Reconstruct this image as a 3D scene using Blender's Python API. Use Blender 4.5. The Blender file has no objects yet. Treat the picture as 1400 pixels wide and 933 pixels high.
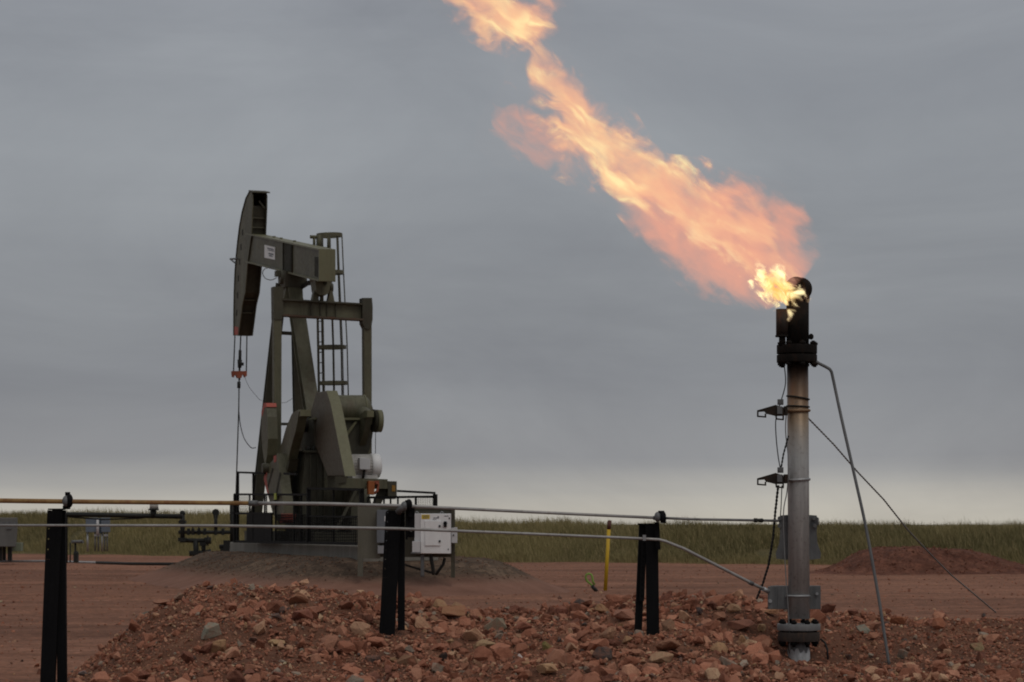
import bpy, bmesh, math, random
import numpy as np
from mathutils import Vector, Matrix, noise as mnoise

random.seed(7)
rng = np.random.default_rng(7)
sc = bpy.context.scene
COL = sc.collection
R = math.radians
F = 1400 * 85 / 36.0          # focal length in photograph pixels
HZ = 717.0                    # horizon row
EYE = 1.65

def at(px, py, Y):
    return Vector(((px - 700) / F * Y, Y, EYE + (HZ - py) / F * Y))

# ------------------------------------------------------------------ materials
MATS = {}
def nt(name):
    m = bpy.data.materials.new(name); m.use_nodes = True
    t = m.node_tree; t.nodes.clear()
    out = t.nodes.new('ShaderNodeOutputMaterial')
    MATS[name] = m
    return m, t, out
def N(t, typ, **kw):
    n = t.nodes.new(typ)
    for k, v in kw.items():
        if k in n.inputs.keys() if isinstance(k, str) else False: n.inputs[k].default_value = v
        else: setattr(n, k, v)
    return n
def ramp(t, stops, fac=None, interp='LINEAR'):
    n = t.nodes.new('ShaderNodeValToRGB'); e = n.color_ramp.elements
    n.color_ramp.interpolation = interp
    while len(e) < len(stops): e.new(0.5)
    for i, (p, c) in enumerate(stops):
        e[i].position = p; e[i].color = (c[0], c[1], c[2], 1) if hasattr(c, '__len__') else (c, c, c, 1)
    if fac is not None: t.links.new(fac, n.inputs[0])
    return n
def noise(t, vec, scale, detail=4, rough=0.55, dist=0.0):
    n = t.nodes.new('ShaderNodeTexNoise')
    n.inputs['Scale'].default_value = scale; n.inputs['Detail'].default_value = detail
    n.inputs['Roughness'].default_value = rough; n.inputs['Distortion'].default_value = dist
    if vec is not None: t.links.new(vec, n.inputs['Vector'])
    return n
def mapping(t, vec, scale=(1, 1, 1), loc=(0, 0, 0), rot=(0, 0, 0)):
    n = t.nodes.new('ShaderNodeMapping')
    n.inputs['Scale'].default_value = scale; n.inputs['Location'].default_value = loc; n.inputs['Rotation'].default_value = rot
    t.links.new(vec, n.inputs['Vector'])
    return n
def mix(t, a, b, fac, blend='MIX'):
    n = t.nodes.new('ShaderNodeMix'); n.data_type = 'RGBA'; n.blend_type = blend
    for s, v in ((6, a), (7, b), (0, fac)):
        if hasattr(v, 'is_output') or isinstance(v, bpy.types.NodeSocket): t.links.new(v, n.inputs[s])
        elif s == 0: n.inputs[0].default_value = v
        else: n.inputs[s].default_value = (v[0], v[1], v[2], 1)
    return n.outputs[2]
def math_(t, op, a, b=None, c=None, clamp=False):
    n = t.nodes.new('ShaderNodeMath'); n.operation = op; n.use_clamp = clamp
    for i, v in enumerate((a, b, c)):
        if v is None: continue
        if isinstance(v, bpy.types.NodeSocket): t.links.new(v, n.inputs[i])
        else: n.inputs[i].default_value = v
    return n.outputs[0]

def paint(name, col, rough=0.55, metal=0.0, vary=0.35, rust=0.0, rustcol=(0.11, 0.045, 0.02), scale=3.0, spec=0.4, bump=0.0):
    m, t, out = nt(name)
    b = t.nodes.new('ShaderNodeBsdfPrincipled'); t.links.new(b.outputs[0], out.inputs[0])
    tc = t.nodes.new('ShaderNodeTexCoord')
    mp = mapping(t, tc.outputs['Object'], (1, 1, 0.45))
    n1 = noise(t, mp.outputs[0], scale, 6, 0.65)
    n2 = noise(t, tc.outputs['Object'], scale * 9, 4, 0.6)
    lo = [c * (1 - vary) for c in col]; hi = [min(1, c * (1 + vary)) for c in col]
    rp = ramp(t, [(0.3, lo), (0.7, hi)], n1.outputs[0])
    c = mix(t, rp.outputs[0], [x * 0.7 for x in col], math_(t, 'MULTIPLY', n2.outputs[0], 0.5))
    nst = noise(t, mapping(t, tc.outputs['Object'], (5, 5, 0.3)).outputs[0], 2.2, 5, 0.7)
    c = mix(t, c, [x * 0.45 for x in col], math_(t, 'MULTIPLY', ramp(t, [(0.52, 0.0), (0.68, 1.0)], nst.outputs[0]).outputs[0], min(0.6, vary * 1.5)))
    if rust > 0:
        n3 = noise(t, mp.outputs[0], scale * 1.7, 8, 0.7)
        rr = ramp(t, [(0.62 - 0.3 * rust, 0.0), (0.72 - 0.2 * rust, 1.0)], n3.outputs[0])
        c = mix(t, c, rustcol, math_(t, 'MULTIPLY', rr.outputs[0], min(1, rust * 1.3)))
    t.links.new(c, b.inputs['Base Color'])
    rgh = ramp(t, [(0.2, max(0.05, rough - 0.15)), (0.8, min(1, rough + 0.2))], n2.outputs[0])
    t.links.new(rgh.outputs[0], b.inputs['Roughness'])
    b.inputs['Metallic'].default_value = metal
    b.inputs['Specular IOR Level'].default_value = spec
    if bump:
        bp = t.nodes.new('ShaderNodeBump'); bp.inputs['Strength'].default_value = bump; bp.inputs['Distance'].default_value = 0.01
        t.links.new(n2.outputs[0], bp.inputs['Height']); t.links.new(bp.outputs[0], b.inputs['Normal'])
    return m

OLIVE = paint('olive_paint', (0.105, 0.101, 0.062), 0.55, 0, 0.38, 0.36, (0.075, 0.048, 0.028), scale=1.5)
OLIVE_D = paint('olive_paint_dark', (0.060, 0.057, 0.038), 0.6, 0, 0.42, 0.36, (0.045, 0.028, 0.018), scale=1.6)  # darker olive tone; shade inside the horsehead is put into it
OLIVE_DD = paint('olive_paint_shade', (0.032, 0.031, 0.020), 0.7, 0, 0.3, 0.3, scale=1.2, spec=0.2)  # darkest olive; recess shade is put into this colour
OLIVE_L = paint('olive_paint_pale', (0.15, 0.145, 0.083), 0.5, 0, 0.2, 0.15, scale=1.2)  # paler olive tone; lit look of the drum face is put into it
BROWNGRN = paint('olive_brown_paint', (0.105, 0.090, 0.066), 0.6, 0, 0.2, 0.2, scale=1.0)
BLACKP = paint('black_paint', (0.0065, 0.0065, 0.0075), 0.7, 0, 0.4, 0.08, (0.02, 0.01, 0.006), scale=5, spec=0.12)
BLACKRAIL = paint('black_rail_paint', (0.009, 0.009, 0.009), 0.7, 0, 0.3, 0.1, (0.02, 0.01, 0.006), scale=5, spec=0.12)
SOOT = paint('soot_black', (0.012, 0.010, 0.009), 0.9, 0, 0.5, 0.3, (0.035, 0.016, 0.010), scale=9, spec=0.15, bump=0.4)
REDP = paint('faded_red_paint', (0.42, 0.085, 0.06), 0.6, 0, 0.25, 0.1)
RUSTRED = paint('rust_red_paint', (0.28, 0.075, 0.04), 0.7, 0, 0.3, 0.3)
WHITE = paint('white_paint', (0.78, 0.79, 0.80), 0.45, 0, 0.08, 0.0)
WHITEBOX = paint('white_enclosure', (0.55, 0.555, 0.57), 0.4, 0, 0.05, 0.0)
GREYBOX = paint('grey_enclosure', (0.14, 0.155, 0.175), 0.5, 0, 0.15, 0.05)
BLUEGREY = paint('blue_grey_enclosure', (0.13, 0.16, 0.20), 0.5, 0, 0.15, 0.0)
TANKGREY = paint('dull_grey_metal', (0.13, 0.13, 0.125), 0.6, 0, 0.2, 0.1)
YELLOW = paint('yellow_plastic', (0.62, 0.40, 0.02), 0.5, 0, 0.12, 0.0)
YELLOWLBL = paint('yellow_label', (0.70, 0.50, 0.03), 0.5, 0, 0.1, 0.0)
BROWNCAP = paint('brown_cap', (0.10, 0.035, 0.025), 0.6, 0, 0.2, 0.0)
LIME = paint('lime_strap', (0.22, 0.36, 0.06), 0.6, 0, 0.3, 0.0)
ORANGE = paint('orange_paint', (0.34, 0.10, 0.025), 0.55, 0, 0.15, 0.2)
ORANGEB = paint('amber_paint', (0.30, 0.15, 0.02), 0.55, 0, 0.15, 0.2)
GALV = paint('galvanised_steel', (0.36, 0.37, 0.38), 0.42, 0.55, 0.22, 0.06, scale=6)
GALV_D = paint('weathered_galvanised', (0.15, 0.155, 0.16), 0.55, 0.3, 0.3, 0.1, scale=6)
STEELW = paint('wire_steel', (0.24, 0.24, 0.24), 0.5, 0.5, 0.3, 0.2, scale=8)
LINEGREY = paint('grey_line_pipe', (0.36, 0.355, 0.35), 0.5, 0.3, 0.25, 0.15, scale=4)
LINERUST = paint('rusty_line_pipe', (0.33, 0.20, 0.075), 0.6, 0.1, 0.3, 0.6, (0.20, 0.08, 0.03), scale=5)
RUBBER = paint('black_rubber', (0.014, 0.014, 0.015), 0.7, 0, 0.3, 0.0)
DARKPIPE = paint('dark_pipe', (0.015, 0.016, 0.014), 0.6, 0.1, 0.3, 0.2, scale=4)
CONC = paint('concrete', (0.235, 0.225, 0.20), 0.9, 0, 0.25, 0.25, (0.13, 0.09, 0.07), scale=2.0, bump=0.3)
INK = paint('grey_ink', (0.10, 0.11, 0.14), 0.6, 0, 0.1, 0.0)
GREENBOX = paint('pale_green_paint', (0.19, 0.22, 0.16), 0.6, 0, 0.15, 0.0)
ZINC = paint('zinc_spray', (0.50, 0.53, 0.55), 0.55, 0.2, 0.5, 0.15, scale=14)

# stack pipe : stained by heat near its head, streaked galvanised lower down
def stack_material():
    m, t, out = nt('heat_stained_pipe')
    b = t.nodes.new('ShaderNodeBsdfPrincipled'); t.links.new(b.outputs[0], out.inputs[0])
    tc = t.nodes.new('ShaderNodeTexCoord')
    sp = t.nodes.new('ShaderNodeSeparateXYZ'); t.links.new(tc.outputs['Object'], sp.inputs[0])
    mp = mapping(t, tc.outputs['Object'], (9, 9, 0.8))
    n1 = noise(t, mp.outputs[0], 1.6, 6, 0.65)
    n2 = noise(t, tc.outputs['Object'], 26, 5, 0.6)
    base = ramp(t, [(0.25, (0.25, 0.25, 0.248)), (0.55, (0.39, 0.39, 0.385)), (0.8, (0.54, 0.535, 0.525))], n1.outputs[0])
    zz = math_(t, 'ADD', sp.outputs[2], math_(t, 'MULTIPLY', math_(t, 'SUBTRACT', n1.outputs[0], 0.5), 0.28))
    heat = ramp(t, [(0.0, (0.19, 0.185, 0.175)), (0.62, (0.20, 0.185, 0.165)), (0.78, (0.28, 0.20, 0.125)), (0.87, (0.17, 0.10, 0.055)), (0.94, (0.06, 0.034, 0.022)), (1.0, (0.015, 0.012, 0.01))],
                math_(t, 'DIVIDE', zz, 3.0))
    fac = ramp(t, [(0.66, 0.0), (0.80, 1.0)], math_(t, 'DIVIDE', zz, 3.0))
    c = mix(t, base.outputs[0], heat.outputs[0], fac.outputs[0])
    c = mix(t, c, (0.10, 0.085, 0.07), math_(t, 'MULTIPLY', ramp(t, [(0.55, 0.0), (0.75, 1.0)], n2.outputs[0]).outputs[0], 0.5))
    t.links.new(c, b.inputs['Base Color'])
    b.inputs['Metallic'].default_value = 0.25; b.inputs['Roughness'].default_value = 0.45
    return m
STACKM = stack_material()

def soil(name, cols, scale, streak=(1, 1, 1), bump=0.6, bdist=0.03, fine=40, gravel=0.0, low=None):
    m, t, out = nt(name)
    b = t.nodes.new('ShaderNodeBsdfPrincipled'); t.links.new(b.outputs[0], out.inputs[0])
    g = t.nodes.new('ShaderNodeNewGeometry')
    mp = mapping(t, g.outputs['Position'], streak)
    n1 = noise(t, mp.outputs[0], scale, 8, 0.65)
    n2 = noise(t, g.outputs['Position'], fine, 5, 0.7)
    n3 = noise(t, mp.outputs[0], scale * 0.23, 4, 0.6)
    c = ramp(t, [(0.3, cols[0]), (0.5, cols[1]), (0.7, cols[2])], n1.outputs[0]).outputs[0]
    c = mix(t, c, ramp(t, [(0.35, (0.55, 0.55, 0.55)), (0.65, (1.35, 1.3, 1.3))], n2.outputs[0]).outputs[0], 0.75, 'MULTIPLY')
    c = mix(t, c, ramp(t, [(0.35, (0.72, 0.70, 0.70)), (0.65, (1.2, 1.18, 1.15))], n3.outputs[0]).outputs[0], 0.8, 'MULTIPLY')
    v = t.nodes.new('ShaderNodeTexVoronoi'); v.inputs['Scale'].default_value = fine * 0.5
    t.links.new(g.outputs['Position'], v.inputs['Vector'])
    if gravel:
        c = mix(t, c, ramp(t, [(0.0, (0.5, 0.5, 0.5)), (0.5, (1.0, 1.0, 1.0)), (1.0, (1.7, 1.65, 1.6))], v.outputs['Color']).outputs[0], gravel, 'MULTIPLY')
    if low:      # the gravel spread thins out on the lower slope and the red dirt shows
        sz = t.nodes.new('ShaderNodeSeparateXYZ'); t.links.new(g.outputs['Position'], sz.inputs[0])
        zq = math_(t, 'ADD', sz.outputs[2], math_(t, 'MULTIPLY', math_(t, 'SUBTRACT', n1.outputs[0], 0.5), 0.25))
        lowc = ramp(t, [(0.3, (0.17, 0.085, 0.06)), (0.7, (0.28, 0.15, 0.11))], n1.outputs[0])
        c = mix(t, lowc.outputs[0], c, ramp(t, [(low - 0.14, 0.0), (low + 0.12, 1.0)], zq).outputs[0])
    t.links.new(c, b.inputs['Base Color']); b.inputs['Roughness'].default_value = 0.95; b.inputs['Specular IOR Level'].default_value = 0.15
    bp = t.nodes.new('ShaderNodeBump'); bp.inputs['Strength'].default_value = bump; bp.inputs['Distance'].default_value = bdist
    t.links.new(math_(t, 'ADD', math_(t, 'MULTIPLY', n2.outputs[0], 0.6), n1.outputs[0]), bp.inputs['Height']); t.links.new(bp.outputs[0], b.inputs['Normal'])
    return m
PAD = soil('red_dirt_pad', ((0.180, 0.086, 0.056), (0.245, 0.122, 0.080), (0.315, 0.162, 0.110)), 0.9, (0.16, 1.1, 1), 0.9, 0.06, 14, 0.4)
BERMD = soil('berm_dirt', ((0.12, 0.056, 0.037), (0.175, 0.084, 0.054), (0.23, 0.118, 0.076)), 3.0, (1, 1, 1), 0.9, 0.04, 45)
GRAVM = soil('grey_gravel', ((0.075, 0.052, 0.038), (0.110, 0.078, 0.056), (0.145, 0.105, 0.076)), 1.3, (0.6, 1, 1), 0.9, 0.05, 14, 0.8, 0.36)
PILEM = soil('red_pile_dirt', ((0.115, 0.048, 0.034), (0.16, 0.070, 0.048), (0.20, 0.092, 0.062)), 2.2, (1, 1, 1), 1.0, 0.12, 9, 0.5)
BANKM = soil('grassy_soil', ((0.09, 0.08, 0.04), (0.13, 0.115, 0.055), (0.17, 0.14, 0.075)), 0.8, (1, 1, 1), 0.8, 0.1, 9)

def tinted(name, use_object):
    m, t, out = nt(name)
    b = t.nodes.new('ShaderNodeBsdfPrincipled'); t.links.new(b.outputs[0], out.inputs[0])
    if use_object:
        src = t.nodes.new('ShaderNodeObjectInfo').outputs['Color']
    else:
        a = t.nodes.new('ShaderNodeAttribute'); a.attribute_name = 'tint'; src = a.outputs['Color']
    g = t.nodes.new('ShaderNodeNewGeometry')
    n1 = noise(t, g.outputs['Position'], 14, 6, 0.7)
    n2 = noise(t, g.outputs['Position'], 90, 4, 0.65)
    c = mix(t, src, ramp(t, [(0.3, (0.62, 0.56, 0.54)), (0.7, (1.3, 1.28, 1.25))], n1.outputs[0]).outputs[0], 0.85, 'MULTIPLY')
    c = mix(t, c, ramp(t, [(0.35, (0.7, 0.66, 0.64)), (0.65, (1.2, 1.2, 1.2))], n2.outputs[0]).outputs[0], 0.7, 'MULTIPLY')
    # red dust lying on the stones
    c = mix(t, c, (0.25, 0.110, 0.070), math_(t, 'MULTIPLY', ramp(t, [(0.44, 0.0), (0.60, 1.0)], n1.outputs[0]).outputs[0], 0.62))
    t.links.new(c, b.inputs['Base Color']); b.inputs['Roughness'].default_value = 0.92; b.inputs['Specular IOR Level'].default_value = 0.2
    bp = t.nodes.new('ShaderNodeBump'); bp.inputs['Strength'].default_value = 0.7; bp.inputs['Distance'].default_value = 0.012
    t.links.new(n2.outputs[0], bp.inputs['Height']); t.links.new(bp.outputs[0], b.inputs['Normal'])
    return m
ROCKM = tinted('broken_rock', True)
RUBBLEM = tinted('loose_rubble', False)

def grass_material():
    m, t, out = nt('grass_blades')
    b = t.nodes.new('ShaderNodeBsdfPrincipled'); t.links.new(b.outputs[0], out.inputs[0])
    a = t.nodes.new('ShaderNodeAttribute'); a.attribute_name = 'tint'
    t.links.new(a.outputs['Color'], b.inputs['Base Color'])
    b.inputs['Roughness'].default_value = 0.8; b.inputs['Specular IOR Level'].default_value = 0.15
    return m
GRASSM = grass_material()

# ------------------------------------------------------------------ mesh builder
class MB:
    def __init__(s): s.v = []; s.f = []; s.sm = []
    def add(s, vs, fs, smooth=False):
        o = len(s.v); s.v += [Vector(v) for v in vs]
        s.f += [tuple(i + o for i in f) for f in fs]; s.sm += [smooth] * len(fs)
        return s
    def hexa(s, p):   # 8 points: bottom loop 0-3, top loop 4-7
        return s.add(p, [(3, 2, 1, 0), (4, 5, 6, 7), (0, 1, 5, 4), (1, 2, 6, 5), (2, 3, 7, 6), (3, 0, 4, 7)])
    def box(s, c, d, M=None):
        c = Vector(c); hx, hy, hz = (x / 2 for x in d)
        pts = [Vector(q) for q in ((-hx, -hy, -hz), (hx, -hy, -hz), (hx, hy, -hz), (-hx, hy, -hz), (-hx, -hy, hz), (hx, -hy, hz), (hx, hy, hz), (-hx, hy, hz))]
        if M is not None: pts = [M @ q for q in pts]
        return s.hexa([c + q for q in pts])
    def bar(s, p0, p1, w, h, side=None):   # rectangular bar; w along side, h along the third axis
        p0 = Vector(p0); p1 = Vector(p1); d = (p1 - p0).normalized()
        sd = Vector(side) if side is not None else Vector((1, 0, 0))
        sd = (sd - d * sd.dot(d))
        if sd.length < 1e-4: sd = Vector((0, 1, 0)) - d * d.y
        sd.normalize(); u = d.cross(sd)
        a, b = sd * w / 2, u * h / 2
        return s.hexa([p0 - a - b, p0 + a - b, p0 + a + b, p0 - a + b, p1 - a - b, p1 + a - b, p1 + a + b, p1 - a + b])
    def tube(s, pts, r, n=10, cap=True, closed=False):
        pts = [Vector(p) for p in pts]; k = len(pts)
        rs = r if hasattr(r, '__len__') else [r] * k
        vs = []; prev = None
        for i, p in enumerate(pts):
            if closed: d = pts[(i + 1) % k] - pts[i - 1]
            else: d = pts[min(i + 1, k - 1)] - pts[max(i - 1, 0)]
            d.normalize()
            if prev is None:
                a = Vector((0, 0, 1)) if abs(d.z) < 0.9 else Vector((1, 0, 0))
            else: a = prev
            a = (a - d * a.dot(d)).normalized(); prev = a; b = d.cross(a)
            for j in range(n):
                t = 2 * math.pi * j / n
                vs.append(p + (a * math.cos(t) + b * math.sin(t)) * rs[i])
        fs = []
        for i in range(k if closed else k - 1):
            for j in range(n):
                i2 = (i + 1) % k
                fs.append((i * n + j, i * n + (j + 1) % n, i2 * n + (j + 1) % n, i2 * n + j))
        s.add(vs, fs, True)
        if cap and not closed:
            o = len(s.v) - len(vs)
            s.f.append(tuple(o + j for j in reversed(range(n)))); s.sm.append(False)
            s.f.append(tuple(o + (k - 1) * n + j for j in range(n))); s.sm.append(False)
        return s
    def cyl(s, p0, p1, r, n=20): return s.tube([p0, p1], r, n)
    def ring(s, c, axis, R_, r, n=28, m=8):
        axis = Vector(axis).normalized(); a = axis.orthogonal().normalized(); b = axis.cross(a)
        return s.tube([Vector(c) + (a * math.cos(2 * math.pi * i / n) + b * math.sin(2 * math.pi * i / n)) * R_ for i in range(n)], r, m, closed=True)
    def prism(s, loop0, loop1):
        n = len(loop0)
        return s.add(list(loop0) + list(loop1), [tuple(reversed(range(n))), tuple(range(n, 2 * n))] + [(i, (i + 1) % n, n + (i + 1) % n, n + i) for i in range(n)])
    def dome(s, c, rx, ry, rz, n=20, m=10):
        vs = []; fs = []
        for i in range(m + 1):
            p = math.pi * i / m - math.pi / 2
            for j in range(n):
                q = 2 * math.pi * j / n
                vs.append(Vector(c) + Vector((rx * math.cos(p) * math.cos(q), ry * math.cos(p) * math.sin(q), rz * math.sin(p))))
        for i in range(m):
            for j in range(n): fs.append((i * n + j, i * n + (j + 1) % n, (i + 1) * n + (j + 1) % n, (i + 1) * n + j))
        return s.add(vs, fs, True)

ORG = {}
def build(name, mb, mat, parent=None, bevel=0.0, org=None):
    me = bpy.data.meshes.new(name)
    if org is None: org = ORG[parent.name] if parent is not None else Vector((0, 0, 0))
    me.from_pydata([tuple(v - org) for v in mb.v], [], mb.f)
    me.polygons.foreach_set('use_smooth', mb.sm)
    bm = bmesh.new(); bm.from_mesh(me)
    bmesh.ops.recalc_face_normals(bm, faces=bm.faces)
    bm.to_mesh(me); bm.free()
    me.materials.append(mat); me.update()
    o = bpy.data.objects.new(name, me); COL.objects.link(o)
    if parent is not None: o.parent = parent
    else: o.location = org
    ORG[o.name] = org
    if bevel:
        bv = o.modifiers.new('Bevel', 'BEVEL'); bv.width = bevel; bv.segments = 2; bv.limit_method = 'ANGLE'; bv.angle_limit = R(40)
    return o
def tag(o, label, cat, group=None):
    o['label'] = label; o['category'] = cat
    if group: o['group'] = group
    return o
def thing(name, label, cat, loc, group=None):
    o = bpy.data.objects.new(name, None); o.empty_display_size = 0.2; COL.objects.link(o)
    o.location = loc; ORG[o.name] = Vector(loc)
    return tag(o, label, cat, group)

# ------------------------------------------------------------------ numpy mesh
def np_mesh(name, V, T, mat, tint=None, smooth=False):
    me = bpy.data.meshes.new(name)
    nv, nf = len(V), len(T); k = T.shape[1]
    me.vertices.add(nv); me.vertices.foreach_set('co', np.ascontiguousarray(V, np.float32).ravel())
    me.loops.add(nf * k); me.loops.foreach_set('vertex_index', np.ascontiguousarray(T, np.int32).ravel())
    me.polygons.add(nf); me.polygons.foreach_set('loop_start', np.arange(nf, dtype=np.int32) * k)
    me.polygons.foreach_set('use_smooth', np.full(nf, smooth))
    me.update(calc_edges=True)
    if tint is not None:
        a = me.attributes.new('tint', 'FLOAT_COLOR', 'POINT')
        a.data.foreach_set('color', np.ascontiguousarray(np.c_[tint, np.ones(nv)], np.float32).ravel())
    me.materials.append(mat); me.validate()
    o = bpy.data.objects.new(name, me); COL.objects.link(o)
    return o

def lattice(seed, n=64):
    return np.random.default_rng(seed).random((n, n))
_L = [lattice(100 + i) for i in range(4)]
def vnoise(x, y, s, k=0):
    L = _L[k % 4]; n = L.shape[0]
    x = np.asarray(x, float) / s + 17.3 * k; y = np.asarray(y, float) / s + 5.7 * k
    i = np.floor(x).astype(int); j = np.floor(y).astype(int); u = x - i; v = y - j
    u = u * u * (3 - 2 * u); v = v * v * (3 - 2 * v)
    a = L[i % n, j % n]; b = L[(i + 1) % n, j % n]; c = L[i % n, (j + 1) % n]; d = L[(i + 1) % n, (j + 1) % n]
    return (a * (1 - u) + b * u) * (1 - v) + (c * (1 - u) + d * u) * v - 0.5
def grid(xs, ys, hf):
    X, Y = np.meshgrid(xs, ys); Z = hf(X, Y)
    V = np.c_[X.ravel(), Y.ravel(), Z.ravel()]
    nx, ny = len(xs), len(ys)
    i = (np.arange(ny - 1)[:, None] * nx + np.arange(nx - 1)[None, :]).ravel()
    T = np.c_[i, i + 1, i + nx + 1, i + nx]
    return V, T
def sstep(a, b, x):
    t = np.clip((x - a) / (b - a), 0, 1); return t * t * (3 - 2 * t)

# ------------------------------------------------------------------ ground
def pad_h(X, Y):
    return 0.06 * vnoise(X, Y, 3.5) + 0.04 * vnoise(X, Y, 0.9, 1) + 0.05 * vnoise(X * 0.12, Y, 0.7, 2) - 0.02
xs = np.concatenate([np.linspace(-3500, -60, 14), np.linspace(-50, 50, 160), np.linspace(60, 3500, 14)])
ys = np.concatenate([np.linspace(-60, 10, 8), np.linspace(12, 60, 120), np.linspace(61, 180, 120), np.linspace(200, 4500, 22)])
def ground_h(X, Y):
    return np.where((np.abs(X) < 55) & (Y < 185) & (Y > 8), pad_h(X, Y), 0.0) - 0.0
V, T = grid(xs, ys, ground_h)
g = np_mesh('ground', V, T, PAD, smooth=True); g['kind'] = 'structure'

# rubble berm
CREST_X = [-9, -5.3, -4.6, -4.0, -3.45, -3.0, -2.0, -1.0, -0.6, 0.0, 0.6, 1.3, 1.8, 2.4, 3.0, 3.6, 4.5, 6.5, 10]
def crest_from_px():
    pts = [(20, 960), (60, 925), (110, 893), (170, 862), (220, 826), (270, 800), (320, 797), (420, 800), (520, 812), (600, 822), (650, 830), (720, 834), (790, 832), (850, 824), (920, 818), (1000, 816), (1060, 820), (1120, 832), (1180, 834), (1260, 838), (1340, 840), (1420, 844), (1600, 850)]
    X = [(p - 700) / F * 27.0 for p, _ in pts]; H = [EYE + (HZ - q) / F * 27.0 - 0.05 for _, q in pts]
    return np.array(X), np.array(H)
CX, CH = crest_from_px()
def berm_h(X, Y):
    c = np.interp(X, CX, CH)
    yc = 27.0 + 0.5 * vnoise(X, Y * 0 + 3, 2.2, 2)
    back = 1 - sstep(0, 2.6, Y - yc)
    fy = (yc - Y)
    front = 1 - 0.90 * sstep(0.0, 8.5, fy) * (0.75 + 0.25 * sstep(1, 8, fy))
    # hollow at the stack's right
    dip = 0.20 * np.exp(-(((X - 4.3) / 1.1) ** 2 + ((Y - 24.2) / 1.6) ** 2)) + 0.36 * np.exp(-(((X - 2.85) / 0.62) ** 2 + ((Y - 23.5) / 1.15) ** 2))
    base = np.where(Y > yc, c * back, c * front) - dip
    xl = -4.6 - 0.28 * (Y - 23.6)
    left = sstep(xl - 0.35, xl + 1.6, X)     # the flank falls to the pad on the left
    h = base * left
    amp = sstep(0.02, 0.25, h)
    return h - 0.06 * (1 - amp) + amp * (0.10 * vnoise(X, Y, 0.9) + 0.07 * vnoise(X, Y, 0.38, 1) + 0.045 * vnoise(X, Y, 0.16, 3))
V, T = grid(np.linspace(-8, 10, 400), np.linspace(13.5, 30.5, 380), berm_h)
o = np_mesh('berm_ground', V, T, BERMD, smooth=False); o['kind'] = 'structure'

# gravel mound under the pumping unit
def mound_d(X, Y):
    th = R(18.0); ox, oy = (400 - 700) / F * 70, 70.0
    r = (X - ox) * math.cos(th) + (Y - oy) * math.sin(th); f = -(X - ox) * math.sin(th) + (Y - oy) * math.cos(th)
    return np.hypot(np.maximum(np.abs(r - 0.2) - 1.5, 0), np.maximum(np.abs(f + 4.3) - 7.1, 0))
def mound_h(X, Y):
    rr = (X - (400 - 700) / F * 70) * math.cos(R(18)) + (Y - 70.0) * math.sin(R(18))
    d = mound_d(X, Y) * (1 + 0.45 * sstep(1.2, 3.0, rr) + 0.30 * sstep(-1.0, -2.5, rr)) + 0.5 * vnoise(X, Y, 2.5, 1)
    h = 0.83 * (1 - sstep(0.3, 4.4, d))
    return h - 0.06 * sstep(3.6, 4.3, d) + 0.06 * vnoise(X, Y, 0.7) * sstep(0.02, 0.2, h)
V, T = grid(np.linspace(-15, 6, 170), np.linspace(49, 80, 180), mound_h)
o = np_mesh('gravel_ground', V, T, GRAVM, smooth=True); o['kind'] = 'structure'

# grassy bank
BX = np.array([-80, -29, -14, -2, 19.5, 60]); BY = np.array([165, 138, 122, 107, 93, 80])
TOPX = np.array([-80, -29, -16, -8, -2, 5, 60]); TOPZ = np.array([1.95, 1.85, 1.75, 1.55, 1.27, 1.10, 1.08])
def bank_h(X, Y):
    d = Y - np.interp(X, BX, BY)
    t = np.interp(X, TOPX, TOPZ)
    return -0.12 + (t + 0.12) * sstep(-1.0, 8.5, d) + 0.22 * vnoise(X, Y, 5.0) * sstep(0, 5, d) - 0.35 * sstep(25, 60, d)
V, T = grid(np.linspace(-75, 60, 180), np.linspace(78, 215, 160), bank_h)
o = np_mesh('grassland_ground', V, T, BANKM, smooth=True); o['kind'] = 'structure'
V, T = grid(np.concatenate([np.linspace(-3500, -75, 10), np.linspace(-70, 60, 24), np.linspace(65, 3500, 10)]), np.linspace(200, 4400, 12), lambda X, Y: 0.9 + 0 * X)
o = np_mesh('far_field_ground', V, T, BANKM); o['kind'] = 'structure'

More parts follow.
